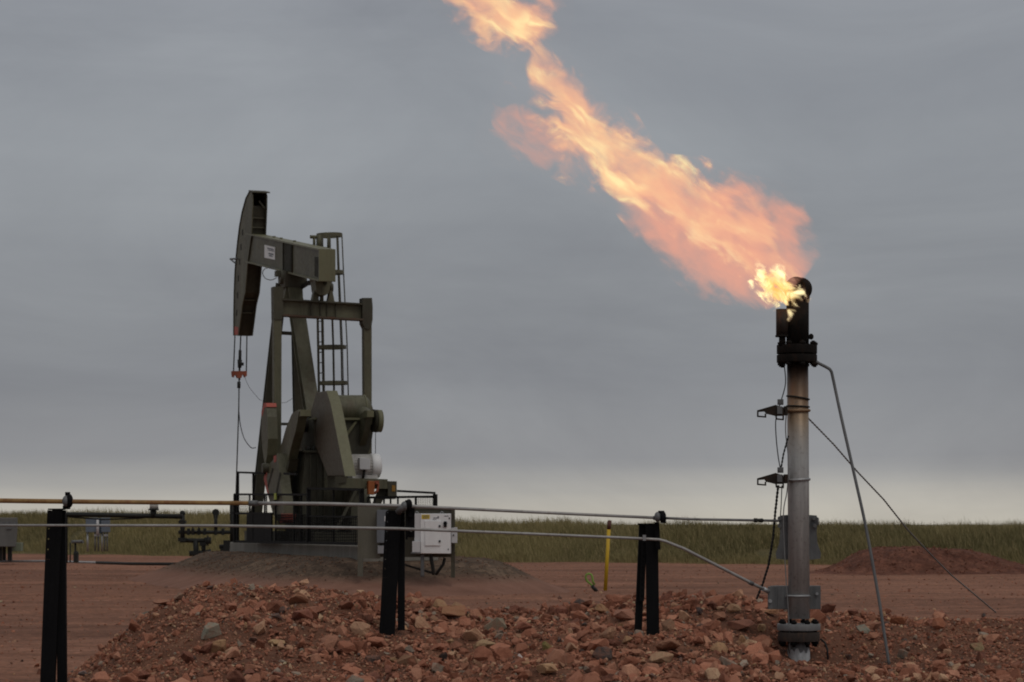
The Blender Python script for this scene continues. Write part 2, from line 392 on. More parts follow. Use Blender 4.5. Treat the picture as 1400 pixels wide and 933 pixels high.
def make_grass(n):
    px = rng.uniform(-260, 1660, n)
    dd = np.concatenate([rng.uniform(-0.3, 9.5, int(n * 0.72)), rng.uniform(9, 26, n - int(n * 0.72))]); rng.shuffle(dd)
    X = np.zeros(n); Y = np.full(n, 105.0)
    for _ in range(4):
        X = (px - 700) / F * Y; Y = np.interp(X, BX, BY) + dd
    clump = vnoise(X, Y, 1.3) + 0.6 * vnoise(X, Y, 4.0, 1)
    keep = (clump > -0.45) & ((dd > 0.6) | (rng.random(n) < 0.35)); X, Y, clump, dd = X[keep], Y[keep], clump[keep], dd[keep]; n = len(X)
    Z = bank_h(X, Y) - 0.04
    h = (0.30 + 0.36 * rng.random(n) ** 1.5) * (1 + 0.75 * np.clip(clump, -0.6, 1)) * np.interp(dd, [-0.3, 1.5, 9], [0.45, 0.85, 1.05])
    tall = rng.random(n) < 0.008; h[tall] *= 1.35
    w = rng.uniform(0.012, 0.036, n); w[tall] *= 0.6
    ang = rng.uniform(0, math.pi, n); lean = rng.normal(0.0, 0.20, n) * h - 0.10 * h; ly = rng.normal(0, 0.12, n) * h
    dx, dy = np.cos(ang) * w / 2, np.sin(ang) * w / 2
    P = np.empty((n, 5, 3))
    P[:, 0] = np.c_[X - dx, Y - dy, Z]; P[:, 1] = np.c_[X + dx, Y + dy, Z]
    P[:, 2] = np.c_[X - dx * .8 + lean * .35, Y - dy * .8 + ly * .35, Z + h * .6]; P[:, 3] = np.c_[X + dx * .8 + lean * .35, Y + dy * .8 + ly * .35, Z + h * .6]
    P[:, 4] = np.c_[X + lean, Y + ly, Z + h]
    base = np.arange(n)[:, None] * 5
    T = np.concatenate([base + np.array([0, 1, 3]), base + np.array([0, 3, 2]), base + np.array([2, 3, 4])])
    c0 = np.array([0.155, 0.138, 0.062]); c1 = np.array([0.285, 0.240, 0.108]); c2 = np.array([0.46, 0.36, 0.19])
    k = np.clip(0.5 + 0.8 * (vnoise(X, Y, 2.2, 2) + 0.8 * vnoise(X, Y, 9.0, 3)) + rng.normal(0, 0.22, n), 0, 1)[:, None]
    c = c0 * (1 - k) + c1 * k
    straw = (rng.random(n) < 0.20)[:, None]; c = np.where(straw, c * 0.35 + c2 * 0.65, c)
    # pale dry fringe where the bank meets the pad
    fr = (1 - sstep(0.3, 2.6, dd))[:, None] * 0.55
    c = c * (1 - fr) + np.array([0.25, 0.21, 0.10]) * fr
    tint = np.repeat(c[:, None, :], 5, axis=1)
    tint[:, 4] = tint[:, 4] * 0.55 + np.array([0.21, 0.17, 0.09]) * 0.45
    return np_mesh('grass', P.reshape(-1, 3), T, GRASSM, tint.reshape(-1, 3))
gr = make_grass(270000); gr['kind'] = 'stuff'

# dirt pile at the right, in front of the bank
def pile_h(X, Y):
    u = (X - 13.6) / np.where(X < 13.6, 3.7, 6.4); v = (Y - 83.0) / 3.6
    d = np.sqrt(u * u + v * v)
    top = np.interp(X, [9.9, 11.0, 12.0, 13.8, 15.5, 17.2, 18.5, 20], [0.15, 0.52, 0.80, 0.84, 0.74, 0.52, 0.30, 0.15])
    h = top * (1 - sstep(0.30, 1.0, d))
    return h - 0.07 * sstep(0.9, 1.1, d) + sstep(0.02, 0.2, h) * (0.14 * vnoise(X, Y, 0.8) + 0.09 * vnoise(X, Y, 0.3, 1))
V, T = grid(np.linspace(9, 21, 150), np.linspace(78.5, 87.5, 90), pile_h)
o = np_mesh('dirt_pile', V, T, PILEM, smooth=False)
tag(o, 'low flat-topped pile of red dirt in front of the grassy bank', 'dirt pile')

# ------------------------------------------------------------------ rocks
def rock_proto(seed, flat=1.0):
    r = random.Random(seed); bm = bmesh.new()
    n = r.randint(11, 17)
    ax = (1.0, r.uniform(0.6, 0.95), r.uniform(0.42, 0.78) * flat)
    for _ in range(n):
        v = Vector((r.gauss(0, 1), r.gauss(0, 1), r.gauss(0, 1))).normalized()
        m = max(abs(c) for c in v); v = v.lerp(v / m, r.uniform(0.35, 0.75)) * r.uniform(0.80, 1.0)
        bm.verts.new((v.x * ax[0] * .5, v.y * ax[1] * .5, v.z * ax[2] * .5))
    res = bmesh.ops.convex_hull(bm, input=bm.verts)
    bmesh.ops.delete(bm, geom=[v for v in bm.verts if not v.link_faces], context='VERTS')
    bmesh.ops.recalc_face_normals(bm, faces=bm.faces)
    bm.verts.index_update()
    V = np.array([v.co[:] for v in bm.verts]); T = np.array([[v.index for v in f.verts] for f in bm.faces])
    bm.free(); return V, T
PROTO = [rock_proto(i) for i in range(26)]
PAL = np.array([(0.285, 0.120, 0.076), (0.365, 0.165, 0.107), (0.44, 0.225, 0.150), (0.50, 0.315, 0.205), (0.175, 0.074, 0.052), (0.28, 0.25, 0.205), (0.085, 0.070, 0.066), (0.38, 0.245, 0.14)]) * 1.12
PALW = np.array([0.26, 0.27, 0.19, 0.10, 0.10, 0.035, 0.025, 0.02]); PALW /= PALW.sum()
PALN = ['red-brown', 'brick-red', 'pale red', 'tan', 'dark maroon', 'grey', 'blackish', 'ochre']

def rot_mats(n, tilt=0.5):
    az = rng.uniform(0, 2 * math.pi, n); ax = rng.normal(0, tilt, n); ay = rng.normal(0, tilt, n)
    c, s = np.cos(az), np.sin(az); Z = np.zeros((n, 3, 3)); Z[:, 0, 0] = c; Z[:, 0, 1] = -s; Z[:, 1, 0] = s; Z[:, 1, 1] = c; Z[:, 2, 2] = 1
    c, s = np.cos(ax), np.sin(ax); Xm = np.zeros((n, 3, 3)); Xm[:, 0, 0] = 1; Xm[:, 1, 1] = c; Xm[:, 1, 2] = -s; Xm[:, 2, 1] = s; Xm[:, 2, 2] = c
    c, s = np.cos(ay), np.sin(ay); Ym = np.zeros((n, 3, 3)); Ym[:, 1, 1] = 1; Ym[:, 0, 0] = c; Ym[:, 0, 2] = s; Ym[:, 2, 0] = -s; Ym[:, 2, 2] = c
    return Xm @ Ym @ Z
def scatter_mesh(name, P, S, C, mat, tilt=0.6):
    n = len(P); M = rot_mats(n, tilt); ids = rng.integers(0, len(PROTO), n)
    VV = []; TT = []; CC = []; off = 0
    for k, (pv, pt) in enumerate(PROTO):
        idx = np.where(ids == k)[0]
        if not len(idx): continue
        W = np.einsum('nij,vj->nvi', M[idx], pv) * S[idx][:, None, None] + P[idx][:, None, :]
        VV.append(W.reshape(-1, 3)); CC.append(np.repeat(C[idx], len(pv), axis=0))
        TT.append((pt[None] + (np.arange(len(idx)) * len(pv))[:, None, None] + off).reshape(-1, 3)); off += len(idx) * len(pv)
    return np_mesh(name, np.concatenate(VV), np.concatenate(TT), mat, np.concatenate(CC))
def palette(n, sd=0.18):
    k = rng.choice(len(PAL), n, p=PALW)
    return k, np.clip(PAL[k] * (1 + rng.normal(0, sd, (n, 1))), 0.02, 0.6)

def scatter_points(n, y0=17.5, y1=29.0):
    Y = rng.uniform(y0, y1, n); X = (rng.uniform(-90, 1490, n) - 700) / F * Y
    h = berm_h(X, Y); keep = (h > 0.03)
    # the far face of the berm cannot be seen
    keep &= (Y < 28.2)
    return X[keep], Y[keep], h[keep]
# distinct rocks read off the photograph: pixel centre, width px, colour, label
def berm_hit(px, py):
    Ys = np.linspace(16, 28.5, 1200); X = (px - 700) / F * Ys; Z = EYE + (HZ - py) / F * Ys
    hit = np.where(Z <= berm_h(X, Ys))[0]
    i = hit[0] if len(hit) else 700
    return X[i], Ys[i], berm_h(X[i], Ys[i])
DISTGAIN = 1.4
DIST = [
 (289, 863, 36, (0.215, 0.225, 0.185), 'pale grey-green block on the rubble slope left of the middle post', 0.95),
 (379, 878, 24, (0.36, 0.25, 0.14), 'tan wedge of rock on the rubble right of the pale grey-green block', 0.9),
 (408, 818, 30, (0.30, 0.165, 0.105), 'pale tan-red rock at the crest of the rubble, well left of the middle post', 0.8),
 (432, 833, 34, (0.25, 0.115, 0.078), 'long tilted brick-red slab just below the crest left of the middle post', 0.5),
 (223, 823, 28, (0.27, 0.145, 0.10), 'pale red slab at the left end of the berm crest', 0.5),
 (247, 815, 26, (0.22, 0.155, 0.115), 'brownish slab leaning beside the pale red slab on the left crest', 0.5),
 (620, 836, 40, (0.26, 0.145, 0.085), 'blocky brown rock standing on the rubble right of the middle post', 0.75),
 (677, 856, 34, (0.20, 0.18, 0.135), 'rounded grey-brown rock on the rubble between the middle and right posts', 0.7),
 (715, 858, 32, (0.25, 0.105, 0.072), 'red rock resting against the rounded grey-brown rock', 0.55),
 (662, 882, 34, (0.30, 0.22, 0.13), 'flat tan rock below the rounded grey-brown rock', 0.6),
 (709, 897, 13, (0.55, 0.53, 0.52), 'small whitish pebble in the rubble below the red rock', 0.8),
 (747, 885, 20, (0.15, 0.135, 0.05), 'mossy olive stone in the rubble between the posts', 1.2),
 (748, 913, 34, (0.38, 0.25, 0.145), 'sandy tan rock beneath the mossy olive stone', 0.9),
 (830, 865, 36, (0.33, 0.20, 0.13), 'light tan wedge of rock left of the right post', 0.6),
 (853, 840, 34, (0.27, 0.14, 0.10), 'sloping pinkish slab behind the left leg of the right post', 0.5),
 (914, 882, 42, (0.265, 0.145, 0.095), 'big angular brown block at the foot of the right post', 0.85),
 (905, 898, 36, (0.32, 0.22, 0.14), 'tan flat-faced rock under the big angular brown block', 0.8),
 (953, 836, 24, (0.07, 0.060, 0.062), 'dark rounded cobble on the crest between right post and flare stack', 0.7),
 (1003, 832, 24, (0.35, 0.235, 0.145), 'sand-coloured cube-like rock left of the flare stack foot', 0.9),
 (1013, 853, 40, (0.20, 0.095, 0.068), 'large red-brown boulder beside the flare stack foot', 0.85),
 (1041, 858, 18, (0.37, 0.26, 0.15), 'upright tan stone touching the flare stack flange', 1.4),
 (1053, 836, 24, (0.33, 0.19, 0.11), 'orange-tan rock under the lower clamp of the flare stack', 0.7),
 (1016, 884, 22, (0.33, 0.21, 0.13), 'tilted buff slab in front of the large red-brown boulder', 0.5),
 (985, 843, 26, (0.28, 0.15, 0.10), 'squarish pale red rock left of the large red-brown boulder', 0.9),
 (1180, 860, 22, (0.19, 0.20, 0.165), 'grey-green stone in the hollow right of the flare stack', 0.9),
 (1160, 898, 15, (0.035, 0.035, 0.036), 'black lump of rock in the hollow below the grey-green stone', 0.8),
 (1284, 853, 26, (0.255, 0.105, 0.062), 'brick-orange rock on the rubble rim far right of the flare stack', 0.9),
 (1228, 848, 26, (0.27, 0.11, 0.058), 'rust-orange rock on the rim next to the grey conduit', 0.6),
 (1336, 884, 22, (0.19, 0.15, 0.085), 'ochre-brown stone low on the rubble at far right', 0.7),
 (115, 920, 20, (0.12, 0.12, 0.125), 'bluish-grey stone near the foot of the left post', 0.8),
]
PME = []
for k, (pv, pt) in enumerate(PROTO):
    me = bpy.data.meshes.new('rock'); me.from_pydata([tuple(v) for v in pv], [], [tuple(int(i) for i in f) for f in pt])
    # soften the arrises a little and add broken facets
    bm = bmesh.new(); bm.from_mesh(me)
    bmesh.ops.bevel(bm, geom=list(bm.edges), offset=0.022, segments=1, affect='EDGES', clamp_overlap=True)
    bmesh.ops.triangulate(bm, faces=bm.faces)
    bmesh.ops.subdivide_edges(bm, edges=bm.edges, cuts=1)
    for v in bm.verts:
        q = v.co * 7 + Vector((k * 3.1, 0, 0)); v.co += v.co.normalized() * 0.045 * mnoise.noise(q) + v.co.normalized() * 0.02 * mnoise.noise(q * 2.7)
    bm.to_mesh(me); bm.free()
    me.materials.append(ROCKM); PME.append(me)
used = []
def rock(me, loc, size, rot, col, label, group=None, zs=1.0):
    o = bpy.data.objects.new('rock', me); COL.objects.link(o)
    o.location = loc; o.rotation_euler = rot; o.scale = (size, size, size * zs); o.color = (*col, 1)
    return tag(o, label, 'rock', group)
for i, (px, py, w, c, lab, zs) in enumerate(DIST):
    X, Y, h = berm_hit(px, py + w * 0.22)
    s = w / F * Y * 1.08
    c = tuple(min(.7, q * DISTGAIN) for q in c)
    rock(PME[(i * 7) % len(PME)], (X, Y, h + s * 0.16), s, (random.uniform(-.2, .2), random.uniform(-.25, .25), random.uniform(0, 6.28)), c, lab, None, 0.55 + 0.5 * zs)
    used.append((X, Y, s))

# middle and large rubble
def coarse_weight(px):    # where the photograph shows coarse stone
    return np.interp(px, [60, 250, 420, 560, 700, 850, 1000, 1060, 1120, 1200, 1400], [0.65, 0.75, 0.95, 1.1, 1.15, 1.35, 1.6, 1.45, 0.9, 0.7, 0.75])
X, Y, h = scatter_points(26000)
pxs = X / Y * F + 700
S = 0.036 * (1 - rng.random(len(X)) * 0.992) ** (-0.45) * (0.62 + 0.46 * coarse_weight(pxs)) * (0.85 + 0.55 * vnoise(X, Y, 0.7, 2))
S = np.clip(S, 0.025, 0.29)
ok = rng.random(len(X)) < np.clip(coarse_weight(pxs) * 0.9, 0.35, 1)
for (ux, uy, us) in used: ok &= ((X - ux) ** 2 + ((Y - uy) * 0.8) ** 2) > (us * 0.55 + S * 0.5) ** 2
# keep clear of the posts and the stack foot
for (cx, cy, cr) in ((-1.17, 23.6, 0.22), (1.33, 23.6, 0.24), (2.85, 24.2, 0.22)): ok &= ((X - cx) ** 2 + (Y - cy) ** 2) > (cr + S * 0.3) ** 2
X, Y, h, S = X[ok], Y[ok], h[ok], S[ok]
kk, C = palette(len(X))
order = np.argsort(-S / Y); big = order[:268]; rest = order[268:]
def zone(px):
    if px < 330: return 'on the left flank of the rubble berm'
    if px < 520: return 'on the berm left of the middle post'
    if px < 700: return 'on the berm right of the middle post'
    if px < 870: return 'on the berm left of the right post'
    if px < 1060: return 'on the berm between right post and flare stack'
    if px < 1220: return 'on the berm beside the flare stack foot'
    return 'on the berm far right of the flare stack'
for i in big:
    p = X[i] / Y[i] * F + 700
    sz = 'large' if S[i] / Y[i] * F > 26 else 'fist-sized'
    rock(PME[int(rng.integers(len(PME)))], (X[i], Y[i], h[i] + S[i] * 0.10), S[i], (rng.normal(0, .35), rng.normal(0, .35), rng.uniform(0, 6.28)), C[i],
         '%s %s broken rock loose %s' % (sz, PALN[kk[i]], zone(p)), 'broken rocks of the rubble berm')
P1 = np.c_[X[rest], Y[rest], h[rest] + S[rest] * rng.uniform(-0.05, 0.38, len(rest))]; S1 = S[rest]; C1 = C[rest]
# small stones and chips
X, Y, h = scatter_points(95000)
S = 0.015 * (1 - rng.random(len(X)) * 0.97) ** (-0.40)
ok = rng.random(len(X)) < (0.75 + 0.6 * vnoise(X, Y, 0.8, 1))
X, Y, h, S = X[ok], Y[ok], h[ok], S[ok]
_, C2 = palette(len(X), 0.25)
o = scatter_mesh('rubble', np.concatenate([P1, np.c_[X, Y, h + S * 0.12]]), np.concatenate([S1, S]), np.concatenate([C1, C2]), RUBBLEM); o['kind'] = 'stuff'
# stones lying on the pad
n = 10000; Y = 24 + (100 - 24) * rng.random(n) ** 1.1; X = (rng.uniform(-40, 1440, n) - 700) / F * Y
hh = pad_h(X, Y); free = mound_h(X, Y) < 0.02; free &= (Y > 30) | (X < -4.5) | (berm_h(X, Y) < 0.02)
X, Y, hh = X[free], Y[free], hh[free]; S = 0.02 + 0.06 * rng.random(len(X)) ** 4 + 0.06 * (rng.random(len(X)) < 0.02)
_, C3 = palette(len(X), 0.3); C3 *= 0.85
o = scatter_mesh('scattered_gravel', np.c_[X, Y, hh + S * 0.1], S, C3, RUBBLEM); o['kind'] = 'stuff'
# gravel stones on the mound
n = 9000; X = rng.uniform(-13, 4, n); Y = rng.uniform(51, 72, n); hh = mound_h(X, Y); k = (hh > 0.33) & (mound_d(X, Y) > .2)
X, Y, hh = X[k], Y[k], hh[k]; S = rng.uniform(0.02, 0.07, len(X)); C4 = np.array([0.135, 0.097, 0.070]) * (1 + rng.normal(0, 0.3, (len(X), 1)))
o = scatter_mesh('mound_gravel', np.c_[X, Y, hh + S * 0.1], S, np.clip(C4, .02, .4), RUBBLEM); o['kind'] = 'stuff'
# clods on the dirt pile
n = 2200; X = rng.uniform(9.5, 20.5, n); Y = rng.uniform(79, 85, n); hh = pile_h(X, Y); k = hh > 0.02
X, Y, hh = X[k], Y[k], hh[k]; S = 0.03 + 0.09 * rng.random(len(X)) ** 3; C5 = np.array([0.17, 0.075, 0.052]) * (1 + rng.normal(0, 0.25, (len(X), 1)))
o = scatter_mesh('pile_clods', np.c_[X, Y, hh + S * 0.15], S, np.clip(C5, .02, .4), RUBBLEM); o['kind'] = 'stuff'


# ================================================================== FLARE STACK
SD = 24.2; SX = SD / F
def A(px, py, dy=0.0): return at(px, py, SD + dy)
st = thing('flare_stack', 'tall steel flare stack with soot-blackened head burning gas', 'flare stack', A(1092, 900))
build('pipe', MB().tube([A(1090.5, 496), A(1091.5, 660), A(1092.5, 846)], 14.6 * SX, 40), STACKM, st)
base = build('base_pipe', MB().tube([A(1092, 868), A(1092, 888), A(1092, 915)], [13.5 * SX, 15 * SX, 15 * SX], 32), GALV_D, st)
mb = MB(); n = 36; vs = []
for i in range(n):
    a = 2 * math.pi * i / n; q = Vector((math.cos(a), math.sin(a), 0)) * 15.6 * SX
    vs += [A(1092, 915) + q, A(1092, 889.5 + 3.2 * math.sin(i * 1.9) + 2 * math.sin(i * .7)) + q * .985]
mb.add(vs, [(2 * i, (2 * i + 2) % (2 * n), (2 * i + 3) % (2 * n), 2 * i + 1) for i in range(n)], True)
build('zinc_patch', mb, ZINC, base)
fl = build('lower_flange', MB().cyl(A(1092, 862), A(1092, 853), 29.5 * SX, 40), paint('dull_flange', (0.20, 0.205, 0.21), .55, .2, .25, .15, scale=7), st, 0.004)
fl2 = build('base_flange', MB().cyl(A(1092, 877), A(1092, 864), 28.5 * SX, 40), paint('dusty_flange', (0.045, 0.036, 0.032), .8, 0, .4, .4, (0.11, 0.06, 0.04), scale=9, spec=.2), st, 0.004)
mb = MB(); mg = MB()
for k in range(8):
    a = 2 * math.pi * (k + .5) / 8; p = Vector((math.cos(a) * 24 * SX, math.sin(a) * 24 * SX, 0))
    mb.cyl(A(1092, 884) + p, A(1092, 847) + p, 2.3 * SX, 8); mb.cyl(A(1092, 852.6) + p, A(1092, 849) + p, 4.0 * SX, 6); mb.cyl(A(1092, 881) + p, A(1092, 877.2) + p, 4.0 * SX, 6)
build('flange_bolts', mb, BLACKP, fl)
# upper flange pair
uf = build('upper_flange', MB().cyl(A(1089.5, 496), A(1089.5, 485.5), 27.5 * SX, 40).cyl(A(1089.5, 484), A(1089.5, 472), 27.5 * SX, 40), SOOT, st, 0.004)
mb = MB()
for k in range(8):
    a = 2 * math.pi * k / 8 + .15; p = Vector((math.cos(a) * 24 * SX, math.sin(a) * 24 * SX, 0)) + Vector((.008, 0, 0))
    mb.cyl(A(1089.5, 502) + p, A(1089.5, 467) + p, 2.4 * SX, 8); mb.cyl(A(1089.5, 500) + p, A(1089.5, 496.4) + p, 4.2 * SX, 6); mb.cyl(A(1089.5, 471.6) + p, A(1089.5, 468.5) + p, 4.2 * SX, 6)
build('flange_bolts', mb, SOOT, uf)
mb = MB().cyl(A(1108, 461), A(1104, 461), 3.0 * SX, 12).dome(A(1109, 460.5), 3.5 * SX, 3.5 * SX, 4.2 * SX, 12, 8)
build('lug', mb, SOOT, st)
# head : pipe ending in an elbow that points toward the wind side
hd = MB().cyl(A(1090.5, 473), A(1090.5, 410), 15.4 * SX, 36)
build('head_pipe', hd, SOOT, st)
el = []; c0 = A(1091, 411); dirn = Vector((-0.45, -0.75, 0.0)).normalized(); rb = 0.105
for k in range(9):
    a = (math.pi / 2) * k / 8
    el.append(c0 + dirn * (rb * (1 - math.cos(a))) + Vector((0.02 * math.sin(a), 0, rb * math.sin(a))))
mb = MB().tube(el, 15.6 * SX, 28)
mb.dome(A(1094.5, 395.5, -0.01), 16 * SX, 16 * SX, 16 * SX, 28, 14)
build('elbow', mb, SOOT, st)
build('elbow_rim', MB().ring(el[-1], dirn, 15.2 * SX, 1.8 * SX), SOOT, st)
pl = build('pilot_shroud', MB().cyl(A(1069.3, 459, -.06), A(1069.3, 423, -.06), 8.4 * SX, 20), paint('scorched_steel', (0.035, 0.026, 0.022), 0.7, 0.2, 0.4, 0.4, (0.09, 0.035, 0.02), scale=10), st)
build('shroud_ring', MB().cyl(A(1069, 461, -.09), A(1069, 458.6, -.09), 9 * SX, 20), SOOT, pl)
build('pilot_tube', MB().cyl(A(1069.5, 472, -.09), A(1069.5, 461, -.09), 4.6 * SX, 14).tube([A(1069, 498, -.09), A(1069.5, 470, -.09)], 1.6 * SX, 8), SOOT, pl)
# bands round the pipe
def band(y, r, mat, tilt=0.0):
    return build('band', MB().ring(A(1091, y), (tilt, 0, 1), 15.4 * SX, r * SX, 36, 8), mat, st)
band(544, 1.1, DARKPIPE, 0.16); band(556, 1.0, DARKPIPE, 0.05)
band(562, 2.0, paint('rusty_band', (0.26, 0.17, 0.10), 0.55, 0.3, 0.3, 0.3), -0.03)
band(656.5, 2.0, GALV, -0.06); band(815, 1.7, GALV)
# bracket arms that once carried thermocouples
def arm(y):
    mb = MB()
    # dark folded wedge with a square loop at its tip and one under its root
    for d0, d1 in ((-.17, -.155), (-.06, -.05)):
        w_ = [(1035, y - 3.4), (1061, y - 11), (1071, y - 8), (1072, y + 4), (1060, y + 4.2), (1054, y + 2.6), (1047, y + 1.0), (1045, y - 2), (1035, y - 1.2)]
        mb.prism([A(p, q, d0) for p, q in w_], [A(p, q, d1) for p, q in w_])
        for (xa, ya, xb, yb) in ((1036, y - 2, 1036, y + 5), (1035.2, y + 4.4, 1047.6, y + 5.4), (1046.5, y + 1, 1046.5, y + 5.4), (1061, y + 4, 1061.6, y + 8.6), (1060.8, y + 8.0, 1071.5, y + 9.0), (1070.8, y + 4, 1070.8, y + 9)):
            mb.bar(A(xa, ya, d0 + .007), A(xb, yb, d0 + .007), .013, .015, (0, 1, 0))
    mb.prism([A(p, q, -.155) for p, q in ((1035, y - 3.8), (1061, y - 11.4), (1061, y - 10.4), (1035, y - 2.8))], [A(p, q, -.06) for p, q in ((1035, y - 3.8), (1061, y - 11.4), (1061, y - 10.4), (1035, y - 2.8))])
    mb.box(A(1074, y - 3, -.10), (.03, .10, .09))
    o = build('bracket_arm', mb, paint('rusted_bracket_%d' % y, (0.028, 0.022, 0.018), 0.75, 0.1, 0.4, 0.4, (0.06, 0.03, 0.018), scale=9, spec=0.2), st)
    build('clamp_block', MB().box(A(1067, y - 15, -.12), (.055, .06, .055)).cyl(A(1067, y - 15, -.16), A(1067, y - 15, -.145), .018, 10), GALV_D, o)
    build('clamp_plate', MB().box(A(1066, y - 4, -.185), (.05, .012, .075)), GALV_D, o)
    return o
arm(565); arm(658)
# plate clamp behind the pipe at mid-height and the one that takes the lower line
mb = MB()
for sx in (-1, 1):
    c = 1091.5
    pts = [(c + sx * 12, 704), (c + sx * 25, 705), (c + sx * 27, 711), (c + sx * 25, 727), (c + sx * 26, 742), (c + sx * 31, 757), (c + sx * 30, 764), (c + sx * 12, 766)]
    mb.prism([A(p, q, .05) for p, q in pts], [A(p, q, .075) for p, q in pts])
o = build('back_plate', mb, GALV_D, st)
mb = MB().tube([A(1115, 707, .03), A(1118.5, 709, .0), A(1118.5, 717, .0), A(1115, 719, .03)], .009, 8)
mb.cyl(A(1066, 709, -.02), A(1066, 709, .05), .022, 10).cyl(A(1066, 719, -.02), A(1066, 719, .05), .022, 10).cyl(A(1113, 709, .0), A(1113, 709, .05), .020, 10).cyl(A(1114, 719, .0), A(1114, 719, .05), .020, 10)
build('u_bolt', mb, GALV_D, o)
mb = MB().box(A(1087, 817, .125), (.50, .02, .235)).box(A(1112, 817, .08), (.135, .11, .235)).box(A(1068, 817, .08), (.17, .11, .235))
mb.bar(A(1056, 802, -.02), A(1056, 833, -.02), .10, .022, (1, 0.5, 0))
o = build('clamp_plate', mb, GALV_D, st, 0.004)
build('bolt_head', MB().cyl(A(1053, 822, -.07), A(1053, 822, -.05), .02, 8), GALV, o)
build('bolt_head', MB().cyl(A(1117, 812, -.0), A(1117, 812, .02), .016, 8), GALV, o)
build('ground_strap', MB().tube([A(1122, 874, -.02), A(1128, 879, -.05), A(1131, 888, -.08), A(1132, 902, -.1)], .010, 8), RUBBER, st)

def wire(name, pts, r, mat, label, cat, n=8, group=None, sub=4):
    # smooth curve through the points
    P = [Vector(p) for p in pts]; Q = []
    for i in range(len(P) - 1):
        p0 = P[max(i - 1, 0)]; p1 = P[i]; p2 = P[i + 1]; p3 = P[min(i + 2, len(P) - 1)]
        for k in range(sub):
            t = k / sub
            Q.append(0.5 * ((2 * p1) + (p2 - p0) * t + (2 * p0 - 5 * p1 + 4 * p2 - p3) * t * t + (3 * p1 - p0 - 3 * p2 + p3) * t ** 3))
    Q.append(P[-1])
    mid = Q[-1]
    o = build(name, MB().tube(Q, r, n), mat, None, org=mid)
    return tag(o, label, cat, group) if label else o
def twisted(name, pts, r, mat, label, cat):
    P = [Vector(p) for p in pts]; mb = MB(); L = 0; Q = []
    dens = []
    for i in range(len(P) - 1):
        k = max(2, int((P[i + 1] - P[i]).length / 0.010))
        for j in range(k): dens.append(P[i].lerp(P[i + 1], j / k))
    for ph in (0, math.pi):
        Q = []; 
        for i, p in enumerate(dens):
            a = i * 0.010 * 2 * math.pi / 0.075 + ph
            Q.append(p + Vector((math.cos(a), math.sin(a), 0)) * r * 0.9)
        mb.tube(Q[::1], r, 5)
    o = build(name, mb, mat, None, org=dens[-1]); return tag(o, label, cat)
twisted('guy_wire', [A(1105, 572), A(1140, 608, .2), A(1172, 645, .5), A(1208, 683, .9), A(1242, 726, 1.3), A(1276, 762, 1.7), A(1300, 786, 2.0), A(1330, 811, 2.3), A(1362, 838, 2.7)], .0058, STEELW, 'twisted steel guy wire running from the flare stack down to the right', 'guy wire')
wire('conduit', [A(1116, 494.5, -.06), A(1119.5, 497, -.07), A(1132, 503.5, -.1), A(1136, 507.5, -.11), A(1138.5, 516, -.12), A(1150, 570, -.2), A(1167, 645, -.32), A(1184, 722, -.42), A(1200, 810, -.5), A(1208, 860, -.55), A(1216, 912, -.6)], .0155, GALV_D, 'thin grey conduit bent from the flare stack top flange down to the rubble', 'conduit', 10)
wire('ignition_cable', [A(1072, 498, -.1), A(1074, 524, -.1), A(1068, 548, -.1), A(1061, 572, -.15), A(1061, 596, -.15), A(1064, 625, -.14), A(1068, 646, -.14)], .0055, RUBBER, 'black cable hanging beside the upper part of the flare stack between bracket arms', 'cable')
wire('ignition_cable', [A(1075, 565, -.1), A(1074, 590, -.09), A(1077, 618, -.1), A(1078, 640, -.12), A(1076, 672, -.12), A(1071, 705, -.12), A(1074, 780, -.12), A(1078, 840, -.125), A(1080, 895, -.13)], .0055, STEELW, 'long grey cable running down the flare stack pipe to its foot', 'cable')
twisted('guy_wire', [A(1078, 596, -.1), A(1071, 622, -.1), A(1067, 645, -.11)], .0055, RUBBER, 'short dark twisted wire between the two bracket arms of the flare stack', 'wire')
twisted('guy_wire', [A(1064, 664, -.12), A(1060, 700, -.1), A(1057, 735, -.06), A(1051, 772, .0), A(1043, 798, .05), A(1034, 820, .1)], .0075, RUBBER, 'dark twisted wire sagging from the lower bracket arm to the rubble', 'wire')
wire('ignition_cable', [A(1069, 664, -.12), A(1068, 690, -.1), A(1067, 705, -.08)], .005, RUBBER, 'short black cable dangling from the lower bracket arm of the flare stack', 'cable')

# ================================================================== LINES ON A-FRAME POSTS
PD = 23.6
def B(px, py, dy=0.0): return at(px, py, PD + dy)
PX = PD / F
t = thing('upper_pipeline', 'thin pipe line carried on top of the black posts, rusty orange at its left end', 'pipeline', B(545, 691, -.10))
o = build('rusty_section', MB().tube([B(-60, 684, -.16), B(92, 686, -.14), B(345, 688.3, -.12)], [3.3 * PX, 3.2 * PX, 2.9 * PX], 14), LINERUST, t)
o['label'] = 'rusty orange-brown length of the line'
build('grey_section', MB().tube([B(342, 688.2, -.12), B(440, 689, -.11), B(553, 692, -.1), B(720, 700, -.1), B(903, 708.5, -.1)], [2.5 * PX, 2.4 * PX, 2.3 * PX, 2.1 * PX, 2.0 * PX], 14), LINEGREY, t)
build('coupling', MB().tube([B(340, 688.2, -.12), B(352, 688.4, -.12)], 3.8 * PX, 14), GALV_D, t)
build('dark_section', MB().tube([B(902, 708.3, -.1), B(950, 710.2, -.05), B(1030, 711.6, .3), B(1064, 712.3, .5)], 1.8 * PX, 12), STEELW, t)
build('coupling', MB().tube([B(1031, 711.6, .3), B(1035, 711.7, .31), B(1036, 711.7, .315), B(1042, 711.9, .36)], [3 * PX, 3 * PX, 2.4 * PX, 3 * PX], 12), DARKPIPE, t)
